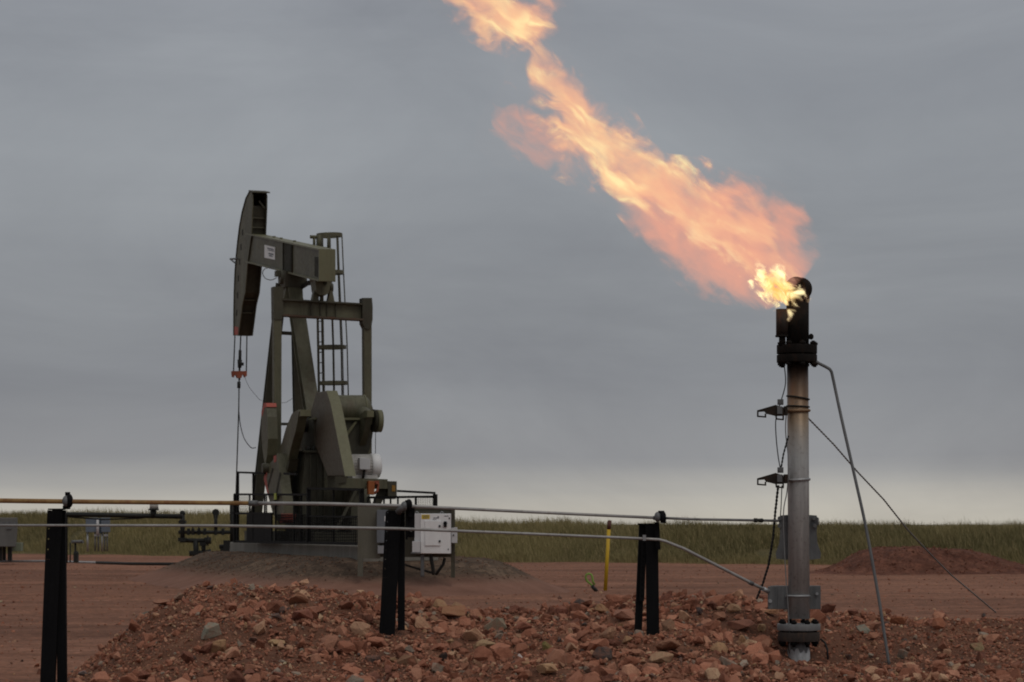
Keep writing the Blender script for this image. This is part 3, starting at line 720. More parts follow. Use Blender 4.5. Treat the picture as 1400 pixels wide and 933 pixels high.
t = thing('lower_pipeline', 'bare grey pipe strapped to the posts below the rusty one, sloping to the flare stack', 'pipeline', B(545, 722, -.10))
build('pipe', MB().tube([B(-60, 718.5, -.12), B(78, 718.5, -.12), B(300, 719, -.12), B(545, 723.0, -.11), B(720, 730, -.11), B(868, 736.3, -.11), B(901, 738, -.11), B(910, 740.5, -.11), B(935, 750.5, -.05), B(985, 776, .15), B(1030, 799, .4), B(1046, 806.5, .52)],
      [1.5 * PX, 1.6 * PX, 1.9 * PX, 2.1 * PX, 1.9 * PX, 1.9 * PX, 1.9 * PX, 2.0 * PX, 2.2 * PX, 2.2 * PX, 2.2 * PX, 2.2 * PX], 12), LINEGREY, t)
build('clip', MB().box(B(881, 735.5, -.125), (.03, .03, .055)), GALV, t)
build('coupling', MB().tube([B(1024, 796, .37), B(1029, 798.5, .4)], 3.2 * PX, 10), GALV_D, t)
build('end_fitting', MB().tube([B(1043, 805.2, .5), B(1051, 809, .54)], 3.4 * PX, 10), GALV, t)

def channel_leg(mb, top, bot, w, d=0.055, perf=None):
    # steel channel : web facing the viewer and two flanges behind it
    top = Vector(top); bot = Vector(bot); side = Vector((1, 0, 0)); ax = (top - bot).normalized(); sd = (side - ax * ax.x).normalized(); bk = ax.cross(sd)
    if bk.y < 0: bk = -bk
    mb.bar(bot, top, w, .007, sd)
    for s_ in (-1, 1):
        mb.bar(bot + sd * s_ * (w / 2 - .0035) + bk * (.0035 + d / 2), top + sd * s_ * (w / 2 - .0035) + bk * (.0035 + d / 2), .007, d - .001, sd)
def perforated(mb, p0, p1, w, th=.006, hole=.016, pitch=.052):
    p0 = Vector(p0); p1 = Vector(p1); L = (p1 - p0).length; d = (p1 - p0) / L; sd = (Vector((1, 0, 0)) - d * d.x).normalized()
    e = (w - hole) / 2
    for s_ in (-1, 1): mb.bar(p0 + sd * s_ * (hole / 2 + e / 2), p1 + sd * s_ * (hole / 2 + e / 2), e, th, sd)
    k = int(L / pitch)
    for i in range(k):
        a = i * L / k; b = a + L / k - hole
        mb.bar(p0 + d * a, p0 + d * b, hole - .0006, th - .0006, sd)
def clamp(post, parts):
    for nm, mb, mt in parts: build(nm, mb, mt, post)

# middle post
post = thing('line_post', 'black steel post of two splayed legs standing in the rubble before the pumpjack', 'post', B(535, 862), 'black posts carrying the pipe lines')
mb = MB(); channel_leg(mb, B(540.7, 699.5), B(531.7, 872), 15.0 * PX); mb.bar(B(521.3, 872, .004), B(525.6, 790, .004), 6.2 * PX, .006); perforated(mb, B(525.65, 789.9, .004), B(530.3, 700.5, .004), 6.2 * PX, hole=.008, pitch=.085); build('leg', mb, BLACKP, post)
mb = MB(); channel_leg(mb, B(548.5, 701, .05), B(548.5, 862, .05), 9.6 * PX); build('leg', mb, BLACKP, post)
build('top_cap', MB().box(B(541, 699.5, .03), (25 * PX, .075, .016)), BLACKP, post)
o = build('clamp', MB().tube([B(545, 700, -.05), B(547, 697, -.1), B(551, 694, -.12), B(554, 690, -.12)], 4.4 * PX, 12).dome(B(553, 692, -.115), 5.2 * PX, .04, 6.5 * PX, 14, 8), GALV_D, post)
build('clamp_jaw', MB().dome(B(559, 690, -.11), 4.8 * PX, .045, 7.5 * PX, 14, 8).box(B(561, 700, -.05), (6 * PX, .05, 14 * PX)).box(B(558, 686, -.11), (8 * PX, .04, 4 * PX)), BLACKP, o)
build('hanger_plate', MB().box(B(562, 714, -.03), (10 * PX, .012, 42 * PX)).bar(B(556, 690, -.04), B(556, 738, -.04), .02, .02), BLACKP, post)
for y in (702.5, 726): build('hanger_bolt', MB().cyl(B(562, y, -.06), B(562, y, -.02), .012, 8), GALV_D, post)
# right post
post = thing('line_post', 'black steel post of two splayed legs beside the yellow marker, lower line bends at it', 'post', B(886, 872), 'black posts carrying the pipe lines')
mb = MB(); channel_leg(mb, B(879, 717, .05), B(872, 878, .05), 10.0 * PX); perforated(mb, B(877.3, 822, .02), B(880.5, 736, .02), .05); build('leg', mb, BLACKP, post)
mb = MB(); channel_leg(mb, B(891, 717), B(893, 878), 17.0 * PX); build('leg', mb, BLACKP, post)
build('top_cap', MB().box(B(886, 717, .03), (28 * PX, .075, .016)), BLACKP, post)
build('hanger_plate', MB().bar(B(898, 714, -.04), B(900, 752, -.04), .045, .012), BLACKP, post)
o = build('clamp', MB().dome(B(899, 707, -.115), 4.6 * PX, .04, 7.0 * PX, 14, 8).tube([B(893, 708.4, -.1), B(900, 708.4, -.1)], 2.8 * PX, 10), GALV_D, post)
build('clamp_jaw', MB().dome(B(906, 707, -.11), 4.8 * PX, .045, 8.5 * PX, 14, 8).box(B(904, 700.5, -.11), (8 * PX, .04, 4 * PX)).box(B(907, 710, -.11), (7 * PX, .04, 11 * PX)), BLACKP, o)
# left post
post = thing('line_post', 'black steel post rising from the bare pad left of the rubble berm', 'post', B(70, 952), 'black posts carrying the pipe lines')
mb = MB(); channel_leg(mb, B(78, 697), B(67, 956), 13.5 * PX); mb.bar(B(57.2, 956, .004), B(64.9, 765, .004), 6.6 * PX, .006); perforated(mb, B(65.0, 764.9, .004), B(66.9, 722, .004), 6.6 * PX, hole=.013, pitch=.078); mb.bar(B(66.95, 721.8, .004), B(68.2, 698, .004), 6.6 * PX, .006); build('leg', mb, BLACKP, post)
mb = MB(); channel_leg(mb, B(83, 698, .05), B(84.5, 956, .05), 12.5 * PX); build('leg', mb, BLACKP, post)
build('top_cap', MB().box(B(77.5, 696.5, .03), (22 * PX, .075, .014)), BLACKP, post)
o = build('clamp', MB().dome(B(90, 685.5, -.15), 5.0 * PX, .045, 7.5 * PX, 14, 8), GALV_D, post)
build('clamp_jaw', MB().dome(B(95, 685, -.14), 5.0 * PX, .05, 9.5 * PX, 14, 8).box(B(92.5, 675.5, -.14), (6 * PX, .04, 5 * PX)).box(B(91, 694, -.06), (8 * PX, .1, 5 * PX)), BLACKP, o)

# marker and strap on the pad
t = thing('marker_post', 'yellow plastic pipeline marker post with brown top, left of the right post', 'marker post', at(828, 807, 60))
build('shaft', MB().tube([at(827.5, 808, 60), at(832.5, 722, 60)], .046, 16), YELLOW, t)
build('cap', MB().tube([at(832.4, 724, 60), at(833.3, 712.5, 60)], .048, 16).dome(at(833.3, 712.5, 60), .048, .048, .02, 12, 6), BROWNCAP, t)
P = [at(x, y, 59.4) for x, y in ((813, 806), (809, 800), (803, 795), (800.5, 790), (801.5, 786), (805, 784.5), (808.5, 786), (810, 790), (810.5, 795), (813, 800))]
t = thing('tie_down_loop', 'lime green strap loop sticking out of the dirt left of the yellow marker', 'strap', at(813, 807, 59.4))
build('strap', MB().tube(P, .026, 8), LIME, t)
build('anchor', MB().tube([at(809, 801, 59.35), at(816, 809, 59.35)], .045, 8), DARKPIPE, t)

# ================================================================== PUMPJACK
TH = R(18.0); JC, JS = math.cos(TH), math.sin(TH)
JO = Vector(((400 - 700) / F * 70, 70, 0))
ER = Vector((JC, JS, 0)); EF = Vector((-JS, JC, 0)); EZ = Vector((0, 0, 1))
def W(r, f, z): return JO + ER * r + EF * f + EZ * z
def L(px, py, f=None, r=None):
    k = (px - 700) / F
    if f is not None: r = (k * (JO.y + f * JC) - JO.x + f * JS) / (JC - k * JS)
    else: f = (k * (JO.y + r * JS) - JO.x - r * JC) / (-JS - k * JC)
    Y = JO.y + r * JS + f * JC
    return W(r, f, EYE + (HZ - py) / F * Y)
def rz(p):   # world point -> (r, f, z)
    d = p - JO; return d.dot(ER), d.dot(EF), p.z
def plate_r(mb, poly, r0, r1):          # outline read in the plane r = r0, thickness toward r1
    a = [L(x, y, r=r0) for x, y in poly]; mb.prism(a, [p + ER * (r1 - r0) for p in a]); return mb
def plate_f(mb, poly, f0, f1):
    a = [L(x, y, f=f0) for x, y in poly]; mb.prism(a, [p + EF * (f1 - f0) for p in a]); return mb
JM = Matrix((ER, EF, EZ)).transposed()
def jbox(mb, r, f, z, dr, df, dz): return mb.box(W(r, f, z), (dr, df, dz), JM)

pj = thing('pumpjack', 'olive drab beam pumpjack with horsehead raised, caged ladder behind its beam', 'pumpjack', W(0, -1, 1.05))
# ---- walking beam
bl = [(345, 321.5), (437, 341.5), (437, 384), (345, 360)]
a = [L(x, y, r=-.20) for x, y in bl]
ht, tt, tb, hb = [rz(p) for p in a]
def lerp3(p, q, t): return tuple(x + (y - x) * t for x, y in zip(p, q))
mb = MB()
def beam_slab(mb, p, q, r0, r1, th):     # plate along the beam between two (r,f,z) points
    A_ = W(0, p[1], p[2]); B_ = W(0, q[1], q[2]); c = ER * ((r0 + r1) / 2)
    return mb.bar(A_ + c, B_ + c, abs(r1 - r0), th, ER)
hx = lerp3(ht, tt, -.10); hbx = lerp3(hb, tb, -.10)
mb.prism([W(-.185, *p[1:]) for p in (hx, tt, tb, hbx)], [W(.185, *p[1:]) for p in (hx, tt, tb, hbx)])
beam = build('walking_beam', mb, OLIVE, pj)
mb = MB(); beam_slab(mb, hx, (0, tt[1] - .02, tt[2] - .005), -.24, .24, .045); beam_slab(mb, (0, hbx[1], hbx[2]), (0, tb[1] - .02, tb[2]), -.24, .24, .045)
build('flange', mb, OLIVE_L, beam)
mb = MB()
for t0, t1, d in ((.49, .495, .04), (.62, .625, .04)):
    p = [lerp3(ht, tt, t0), lerp3(ht, tt, t1), lerp3(hb, tb, t1), lerp3(hb, tb, t0)]
    mb.prism([W(-.185 - d, q[1], q[2]) for q in p], [W(-.184, q[1], q[2]) for q in p])
p = [lerp3(ht, tt, .50), lerp3(ht, tt, .60), lerp3(hb, tb, .60), lerp3(hb, tb, .50)]
mb.prism([W(-.20, q[1], q[2]) for q in p], [W(-.184, q[1], q[2]) for q in p])  # dark panel on the web; its recess shade is only colour
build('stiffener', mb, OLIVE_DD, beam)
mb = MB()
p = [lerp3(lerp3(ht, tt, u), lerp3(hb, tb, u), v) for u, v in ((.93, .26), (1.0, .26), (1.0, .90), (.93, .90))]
mb.prism([W(-.197, q[1], q[2]) for q in p], [W(-.184, q[1], q[2]) for q in p])  # slot shade painted as a thin dark panel
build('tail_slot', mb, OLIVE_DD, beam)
mb = MB(); c = lerp3(tt, tb, .5); jbox(mb, 0, tt[1] - .03, c[2], .46, .06, tt[2] - tb[2] + .03)
build('end_plate', mb, OLIVE_L, beam)
for u in (.22, .33, .53):
    q = lerp3(ht, tt, u); build('lifting_lug', jbox(MB(), .05, q[1], q[2] + .03, .08, .10, .06), OLIVE_L, beam)
p = [L(x, y, r=-.20) for x, y in ((362, 335), (376, 338.3), (376, 355.5), (362, 352.5))]
mb = MB().prism([q - ER * .012 for q in p], [q + ER * .008 for q in p])
sg = build('sign_plate', mb, WHITE, pj)
mb = MB()
for u0, u1, v0, v1 in ((.30, .92, .16, .25), (.36, .97, .30, .36), (.42, .90, .55, .66), (.46, .82, .71, .80)):
    q = [p[0].lerp(p[1], u).lerp(p[3].lerp(p[2], u), v) for u, v in ((u0, v0), (u1, v0), (u1, v1), (u0, v1))]
    mb.prism([x - ER * .016 for x in q], [x - ER * .0125 for x in q])
build('sign_lettering', mb, INK, sg)
# ---- horsehead
front = [(342, 261.4), (336.9, 271), (331.7, 290), (328.3, 308.6), (325.7, 329), (323.6, 350), (322.0, 370), (320.8, 400), (320.3, 430), (320.2, 459)]
rear = [(325.7, 459), (328.4, 438), (331, 417), (335, 399.6), (338.4, 358), (343.4, 322), (345, 285), (345.2, 267.5), (343.8, 261)]
mb = MB(); plate_r(mb, front + rear, -.235, -.205); hh_ = build('horsehead', mb, OLIVE, pj)
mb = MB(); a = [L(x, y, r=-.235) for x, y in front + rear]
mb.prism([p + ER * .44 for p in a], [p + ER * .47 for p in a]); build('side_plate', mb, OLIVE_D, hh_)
mb = MB(); fr = [L(x, y, r=-.235) for x, y in front]
for i in range(len(fr) - 1):
    off = ER * -.03; w = ER * .53
    n_ = EF * .03
    mb.hexa([fr[i] + off, fr[i] + off + w, fr[i] + off + w + n_, fr[i] + off + n_, fr[i + 1] + off, fr[i + 1] + off + w, fr[i + 1] + off + w + n_, fr[i + 1] + off + n_])
build('arc_plate', mb, OLIVE_D, hh_)
mb = MB(); tp = [L(x, y, r=-.235) for x, y in ((341, 262), (346.5, 263.5))]
mb.hexa([tp[0] - ER * .03, tp[0] + ER * .50, tp[1] + ER * .52, tp[1] - ER * .03] + [q + EZ * .04 for q in (tp[0] - ER * .03, tp[0] + ER * .50, tp[1] + ER * .52, tp[1] - ER * .03)])
build('top_plate', mb, OLIVE_D, hh_)
# rear web between the side plates, open near the top
rr_ = [L(x, y, r=-.205) for x, y in rear]
mb = MB()
def rweb(i, t0, t1):
    p = rr_[i].lerp(rr_[i + 1], t0); q = rr_[i].lerp(rr_[i + 1], t1); n_ = EF * .10
    mb.hexa([p + n_, p + n_ + ER * .41, p + n_ * 1.3 + ER * .41, p + n_ * 1.3, q + n_, q + n_ + ER * .41, q + n_ * 1.3 + ER * .41, q + n_ * 1.3])
for i in range(0, 6): rweb(i, 0, 1)
rweb(6, 0, .25)
mb.bar(rr_[6].lerp(rr_[7], .6) + ER * .20, rr_[6].lerp(rr_[7], .25) + ER * .40 - EZ * .1, .03, .05, EF)
build('rear_web', mb, OLIVE_D, hh_)  # dark interior put into the colour of the web
mb = MB()
for i, t0 in ((4, .35), (4, .8), (5, .3), (5, .65), (2, .4), (1, .5)):
    p = rr_[i].lerp(rr_[i + 1], t0) + EF * .06; mb.bar(p, p + ER * .41, .09, .03, EF)
build('cross_rib', mb, OLIVE, hh_)
mb = MB()
for x, y in ((331.6, 318), (329.4, 338), (327.6, 358), (325.9, 381), (324.7, 404), (323.6, 428)):
    p = L(x, y, r=-.236); mb.box(p, (.012, .16, .19), JM)
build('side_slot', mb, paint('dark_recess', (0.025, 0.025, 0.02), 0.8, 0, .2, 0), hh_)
mb = MB(); q = [L(x, y, r=-.24) for x, y in ((320.4, 446.5), (325.9, 447.5), (325.3, 458), (320.2, 458))]
mb.prism(q, [x + ER * .004 for x in q]); o = build('painted_tip', mb, REDP, hh_)
p0 = L(315, 356, r=-.25); p1 = L(326, 358, r=-.25)
build('bridle_pin', MB().tube([p0 + EZ * .04, L(325, 354, r=-.25)], .03, 8).tube([p0 + EZ * .03, L(323, 361, r=-.25)], .025, 8), GALV_D, hh_)
# ---- bridle, carrier bar, polished rod
fb = rz(L(322, 459, r=-.05))[1] + .03
def Rf(px, py): return L(px, py, f=fb)
for xa, xb, ya in ((321.2, 319.3, 458), (337.6, 336.8, 459)):
    build('bridle_cable', MB().tube([Rf(xa, ya), Rf(xb, 508)], .020, 8), DARKPIPE, pj)
mb = MB().tube([Rf(329.2, 459), Rf(328.3, 480)], .022, 8).tube([Rf(328.3, 479), Rf(327.8, 496)], .050, 12).tube([Rf(327.8, 492), Rf(327.6, 503)], [.075, .06], 12).box(Rf(330, 498), (.14, .09, .10), JM).tube([Rf(327.6, 500), Rf(327.2, 520)], .035, 10)
build('rod_clamp', mb, DARKPIPE, pj)
mb = MB(); plate_f(mb, [(317.5, 507.5), (337.8, 507.5), (337.6, 514), (335, 516), (333.6, 512.5), (331.5, 513), (330, 517), (325, 517), (323, 513), (321.2, 512.5), (320, 516), (318, 514.5)], fb - .09, fb + .09)
build('carrier_bar', mb, RUSTRED, pj)
build('polished_rod', MB().tube([Rf(327, 516), Rf(326.4, 560), Rf(325.4, 590), Rf(320.5, 740)], .020, 8).tube([Rf(326.7, 522), Rf(326.5, 531)], .055, 10), DARKPIPE, pj)
def sag(pts): 
    P = [Vector(p) for p in pts]; Q = []
    for i in range(len(P) - 1):
        a, b, c, d = P[max(i - 1, 0)], P[i], P[i + 1], P[min(i + 2, len(P) - 1)]
        for k in range(4):
            t = k / 4; Q.append(0.5 * ((2 * b) + (c - a) * t + (2 * a - 5 * b + 4 * c - d) * t * t + (3 * b - a - 3 * c + d) * t ** 3))
    return Q + [P[-1]]
build('sensor_cable', MB().tube(sag([Rf(326.5, 545), Rf(326.6, 562), Rf(329, 583), Rf(334, 600), Rf(341, 610), Rf(345, 613), Rf(350, 612)]), .014, 6), RUBBER, pj)
build('sensor_cable', MB().tube(sag([Rf(334.5, 516), Rf(341, 530), Rf(350, 541), Rf(358, 548)] + [L(386, 551, f=1.2), L(395, 548, f=1.2), L(403, 543, f=1.2)]), .006, 6), DARKPIPE, pj)
build('lube_hose', MB().tube(sag([L(378, 368, r=-.2), L(371, 366, r=-.25), L(362, 368, r=-.25), L(359, 374, r=-.25), L(363, 381, r=-.25), L(371, 383, r=-.25), L(378, 380, r=-.25)]), .013, 6), GALV_D, pj)
# ---- samson post
def leg(p0, p1, w, d, mat):
    mb = MB(); c0, c1 = Vector(p0), Vector(p1)
    ax = (c1 - c0).normalized(); sd = (ER - ax * ax.dot(ER)).normalized(); n_ = ax.cross(sd)
    mb.bar(c0, c1, .03, d - .05, sd)                                   # web
    for s_ in (-1, 1): mb.bar(c0 + n_ * s_ * (d / 2 - .02), c1 + n_ * s_ * (d / 2 - .02), w, .04, sd)
    return build('post_leg', mb, mat, pj)
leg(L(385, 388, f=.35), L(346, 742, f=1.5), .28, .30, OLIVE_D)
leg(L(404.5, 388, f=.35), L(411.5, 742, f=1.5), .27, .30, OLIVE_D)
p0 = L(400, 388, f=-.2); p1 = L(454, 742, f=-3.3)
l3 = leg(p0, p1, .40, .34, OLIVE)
mb = MB(); q = p0.lerp(p1, .13); mb.bar(q - ER * .2 - EF * .19, q + ER * .2 - EF * .19, .05, .06, EZ); build('leg_splice', mb, OLIVE_L, l3)
build('cross_brace', MB().bar(L(377, 455, f=.6), L(403, 456.5, f=.6), .10, .10, EZ), OLIVE_D, pj)
build('cross_brace', MB().bar(L(366, 580, f=1.0), L(406, 580, f=1.0), .08, .08, EZ), OLIVE_D, pj)
mb = MB(); plate_f(mb, [(388, 409), (393.5, 383), (413.5, 385), (414.5, 410)], -.35, .35); build('post_cap', mb, OLIVE, pj)
mb = MB(); plate_f(mb, [(391, 371), (417, 375), (416, 388), (414, 393.5), (390, 392.5), (389, 384)], -.45, .40); sd_ = build('saddle_bearing', mb, OLIVE_D, pj)
mb = MB()
for x, y in ((382, 378), (386, 374)): pass
mb.cyl(L(382, 379, f=-.1), L(392, 379.5, f=-.1), .20, 20); mb.box(L(380, 374.5, f=-.1), (.16, .2, .16), JM)
build('bearing_end', mb, OLIVE_D, sd_)
build('bearing_end', MB().cyl(L(413, 384, f=-.1), L(418, 384, f=-.1), .18, 20), OLIVE_D, sd_)
mb = MB()
for dy in (0, 2.5): mb.tube([L(413, 391 + dy, f=-.5), L(421, 386 + dy, f=-1.2), L(430, 385 + dy, f=-2.2)], .045, 8)
build('tension_strut', mb, DARKPIPE, pj)
# ---- equalizer
fe = -2.8
mb = MB(); plate_f(mb, [(386.5, 410.5), (497, 416.5), (497, 436), (386.5, 430)], fe - .03, fe + .03)
eq = build('equalizer', mb, OLIVE, pj)
mb = MB()
plate_f(mb, [(386.5, 408.3), (497, 414.8), (497, 417), (386.5, 410.7)], fe - .19, fe + .19)
build('flange', mb, OLIVE_D, eq)
mb = MB(); plate_f(mb, [(386.5, 429.6), (497, 435.8), (497, 438.3), (386.5, 432)], fe - .19, fe + .19); build('flange', mb, paint('rust_streaked_olive', (0.085, 0.062, 0.042), .6, 0, .3, .5), eq)
mb = MB()
for x in (425, 438, 447, 459):
    y = 410.5 + (x - 386.5) * 6 / 110.5; plate_f(mb, [(x, y), (x + 1.0, y), (x + 1.0, y + 19), (x, y + 19)], fe - .10, fe - .03)
build('stiffener', mb, OLIVE_D, eq)
mb = MB(); plate_f(mb, [(429, 378.5), (455, 380), (452.5, 385), (451, 396), (449.5, 401), (446, 403.5), (437, 403.5), (434, 400), (432.5, 396), (431, 384)], fe - .33, fe + .25)
eb = build('equalizer_bearing', mb, OLIVE, pj)
for xa, xb in ((429.5, 434), (450, 454.5)): build('bearing_end', MB().cyl(L(xa, 394.3, f=fe), L(xb, 394.6, f=fe), .14, 18), OLIVE_D, eb)
build('grease_cap', MB().cyl(L(444.5, 387, f=fe - .34), L(444.5, 387, f=fe - .36), .06, 12), OLIVE_DD, eb)
mb = MB()
for x0 in (426.5, 448.0):
    plate_f(mb, [(x0, 411 + (x0 - 386) * .056), (x0 + 3.5, 397), (x0 + 6.5, 397), (x0 + 10, 411.5 + (x0 - 386) * .056)], fe - .12, fe + .12)
mb.tube([L(439.5, 401, f=fe), L(439.5, 413, f=fe)], .05, 8)
build('bearing_stand', mb, OLIVE, eq)
# ---- pitman arms
mb = MB(); plate_f(mb, [(374.8, 392), (386.3, 392), (385.2, 430), (384.4, 648), (375.4, 648), (374.6, 430)], fe - .13, fe + .13)
pm = build('pitman_arm', mb, OLIVE, pj)
mb = MB(); plate_f(mb, [(373.8, 392), (387.5, 392), (387.3, 432), (384.8, 437), (374.4, 437)], fe - .16, fe + .16); build('pitman_head', mb, OLIVE_D, pm)
mb = MB(); plate_f(mb, [(497.6, 425), (508.2, 425), (508.4, 648), (499, 648)], fe - .13, fe + .13)
pm = build('pitman_arm', mb, OLIVE, pj)
mb = MB(); plate_f(mb, [(495.6, 407.5), (508.6, 407.5), (509.6, 419), (509.6, 437), (508, 446), (504, 450.5), (499, 449), (495.6, 442)], fe - .18, fe + .18); build('pitman_head', mb, OLIVE_D, pm)
# ---- cranks and counterweights
def crank_side(sgn):
    def pl(poly, r0, r1):
        a = [L(x, y, r=r0) for x, y in poly]; lo = [rz(p) for p in a]
        mb = MB()
        mb.prism([W(-r0 * .66 if sgn > 0 else r0, f, z) for _, f, z in lo], [W(-r1 * .66 if sgn > 0 else r1, f, z) for _, f, z in lo]); return mb
    cr = build('crank', pl([(399, 566), (405, 561.5), (409, 563), (404, 590), (397, 615), (391, 645), (386, 672), (380, 686), (370, 690), (369, 672), (375, 640), (384, 610), (391, 585)], -1.22, -.98), OLIVE, pj)
    build('crank_slot', pl([(390, 640), (396, 628), (392.5, 645)], -1.26, -1.0), OLIVE_D, cr)
    build('crank_cap', pl([(404, 566), (408, 560.2), (411, 560.2), (411, 569), (406, 571)], -1.20, -.92), OLIVE_L, cr)
    w1 = build('counterweight', pl([(357.5, 562), (360.5, 551.5), (364, 551.5), (365.5, 570), (366.5, 600), (365, 622), (362.5, 640), (358.5, 612), (357.2, 590)], -1.52, -1.25), OLIVE, pj)
    build('painted_tip', pl([(357.2, 566), (360.3, 551.2), (364.1, 551.2), (364.6, 556.5), (361.5, 558), (358.5, 570)], -1.524, -1.246), REDP, w1)
    w2 = build('counterweight', pl([(379, 620), (371.5, 631), (363.5, 641), (361.5, 654), (366, 676), (373, 703), (382, 716), (388.5, 712), (387.5, 690), (383.5, 664), (381.5, 642)], -1.46, -1.18), OLIVE, pj)
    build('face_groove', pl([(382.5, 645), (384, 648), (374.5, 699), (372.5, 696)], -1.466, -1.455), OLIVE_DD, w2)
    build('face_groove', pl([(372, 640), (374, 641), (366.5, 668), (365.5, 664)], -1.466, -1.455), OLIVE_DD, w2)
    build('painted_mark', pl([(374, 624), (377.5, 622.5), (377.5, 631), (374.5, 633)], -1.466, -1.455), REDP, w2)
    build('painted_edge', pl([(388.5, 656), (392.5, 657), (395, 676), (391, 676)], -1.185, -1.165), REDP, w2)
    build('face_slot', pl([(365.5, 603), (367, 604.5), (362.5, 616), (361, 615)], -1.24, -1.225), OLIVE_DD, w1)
    build('painted_edge', pl([(363.3, 641), (360.6, 655), (365.5, 676), (367.5, 676), (364.3, 656), (365.5, 642)], -1.464, -1.176), REDP, w2)
    build('painted_tip', pl([(382.0, 716.4), (389.4, 712.4), (389.8, 703), (384.5, 702)], -1.464, -1.176), REDP, w2)
    build('wrist_pin', MB().cyl(W(sgn * 1.0, *rz(L(378, 640, r=-1.22))[1:]), W(sgn * 1.62, *rz(L(378, 640, r=-1.22))[1:]), .13, 16), OLIVE_D, cr)
crank_side(-1); crank_side(1)
# ---- gear reducer, drum, guard, motor
fg = -4.5; fd = fg - 1.3
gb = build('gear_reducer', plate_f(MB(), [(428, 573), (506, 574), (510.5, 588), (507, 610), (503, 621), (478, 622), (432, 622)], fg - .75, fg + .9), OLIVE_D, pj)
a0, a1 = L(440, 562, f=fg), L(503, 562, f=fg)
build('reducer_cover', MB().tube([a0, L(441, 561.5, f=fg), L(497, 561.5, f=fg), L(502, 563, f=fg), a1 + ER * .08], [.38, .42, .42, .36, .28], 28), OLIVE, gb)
mb = MB(); plate_f(mb, [(430, 571), (508, 571.5), (508.5, 574.5), (430, 574)], fg - .86, fg + 1.0)
plate_f(mb, [(470, 597), (485, 577), (488.5, 577), (473, 600)], fg - .84, fg - .78)
mb.tube([L(462, 544, f=fg), L(472, 541.6, f=fg), L(488, 546, f=fg), L(500, 553, f=fg)], .028, 8); mb.box(L(471, 544, f=fg), (.18, .2, .12), JM); mb.box(L(479, 546, f=fg), (.1, .1, .12), JM)
build('cover_flange', mb, OLIVE_L, gb)
for x in (459, 497): build('cover_seam', MB().ring(L(x, 561.6, f=fg), ER, .42, .022, 28, 6), OLIVE_L, gb)
p = L(502, 566, f=fg)
build('shaft_housing', MB().tube([L(497, 566, f=fg - .6), L(510, 575, f=fd)], [.20, .13], 20), OLIVE, gb)

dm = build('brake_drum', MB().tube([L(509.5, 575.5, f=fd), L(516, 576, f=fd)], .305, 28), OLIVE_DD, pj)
build('drum_face', MB().cyl(L(514.5, 575.8, f=fd - .02), L(521, 576, f=fd - .02), .30, 28), OLIVE_L, dm)  # lit side of the drum put into the paler olive
build('brake_cable', MB().tube([L(513.5, 588, f=fg), L(513.2, 640, f=fg - .6)], .011, 6), DARKPIPE, dm)
build('crankshaft_hub', MB().cyl(L(405, 577, f=fg + .1), L(432, 578, f=fg + .1), .27, 20).cyl(L(412, 570, f=fg + .1), L(420, 570, f=fg + .1), .16, 14), DARKPIPE, gb)
# belt guard
gpoly = [(432.5, 536.5), (446, 534.5), (452, 553), (471.5, 651), (448, 651), (427.5, 601), (424.5, 564)]
bg = build('belt_guard', plate_r(MB(), gpoly, -.56, -.28), BROWNGRN, pj, 0.02)
mb = MB(); q = [L(x, y, r=-.565) for x, y in ((446, 534.3), (452, 553), (471.5, 651.3))]
for i in (0, 1): mb.hexa([q[i], q[i] + ER * .29, q[i] + ER * .29 - EF * .02, q[i] - EF * .02, q[i + 1], q[i + 1] + ER * .29, q[i + 1] + ER * .29 - EF * .02, q[i + 1] - EF * .02])
build('guard_edge', mb, OLIVE_L, bg)
build('guard_latch', MB().box(L(455.5, 550, f=rz(q[0])[1] - .22), (.09, .05, .12), JM), DARKPIPE, bg)
# motor
fm = -6.0
m0, m1 = L(478, 637, f=fm), L(519.5, 637, f=fm)
mo = build('motor', MB().tube([m0, m0.lerp(m1, .04), m0.lerp(m1, .70)], [.20, .285, .285], 28), paint('pale_motor_paint', (0.52, 0.51, 0.49), .5, 0, .15, .1), pj)
mb = MB()
for i in range(24):
    a = 2 * math.pi * i / 24; n_ = EF * math.cos(a) + EZ * math.sin(a); tn = EF * -math.sin(a) + EZ * math.cos(a)
    mb.bar(m0.lerp(m1, .08) + n_ * .28, m0.lerp(m1, .68) + n_ * .28, .014, .05, tn)
build('cooling_fins', mb, MATS['pale_motor_paint'], mo)
build('fan_cover', MB().tube([m0.lerp(m1, .68), m0.lerp(m1, .70), m0.lerp(m1, .95), m1], [.30, .325, .32, .24], 32), WHITE, mo)
mb = MB(); plate_f(mb, [(491.5, 626), (506.5, 627), (506, 642.5), (492, 642)], fm - .46, fm - .25); build('terminal_box', mb, WHITEBOX, mo, 0.015)
mb = MB().tube([L(498, 642, f=fm - .34), L(497, 651, f=fm - .34), L(496, 657, f=fm - .2)], .035, 10); build('cable_gland', mb, DARKPIPE, mo)
mb = MB(); plate_f(mb, [(482, 649), (516, 650), (517, 656), (482, 655)], fm - .25, fm + .25); build('motor_foot', mb, MATS['pale_motor_paint'], mo)
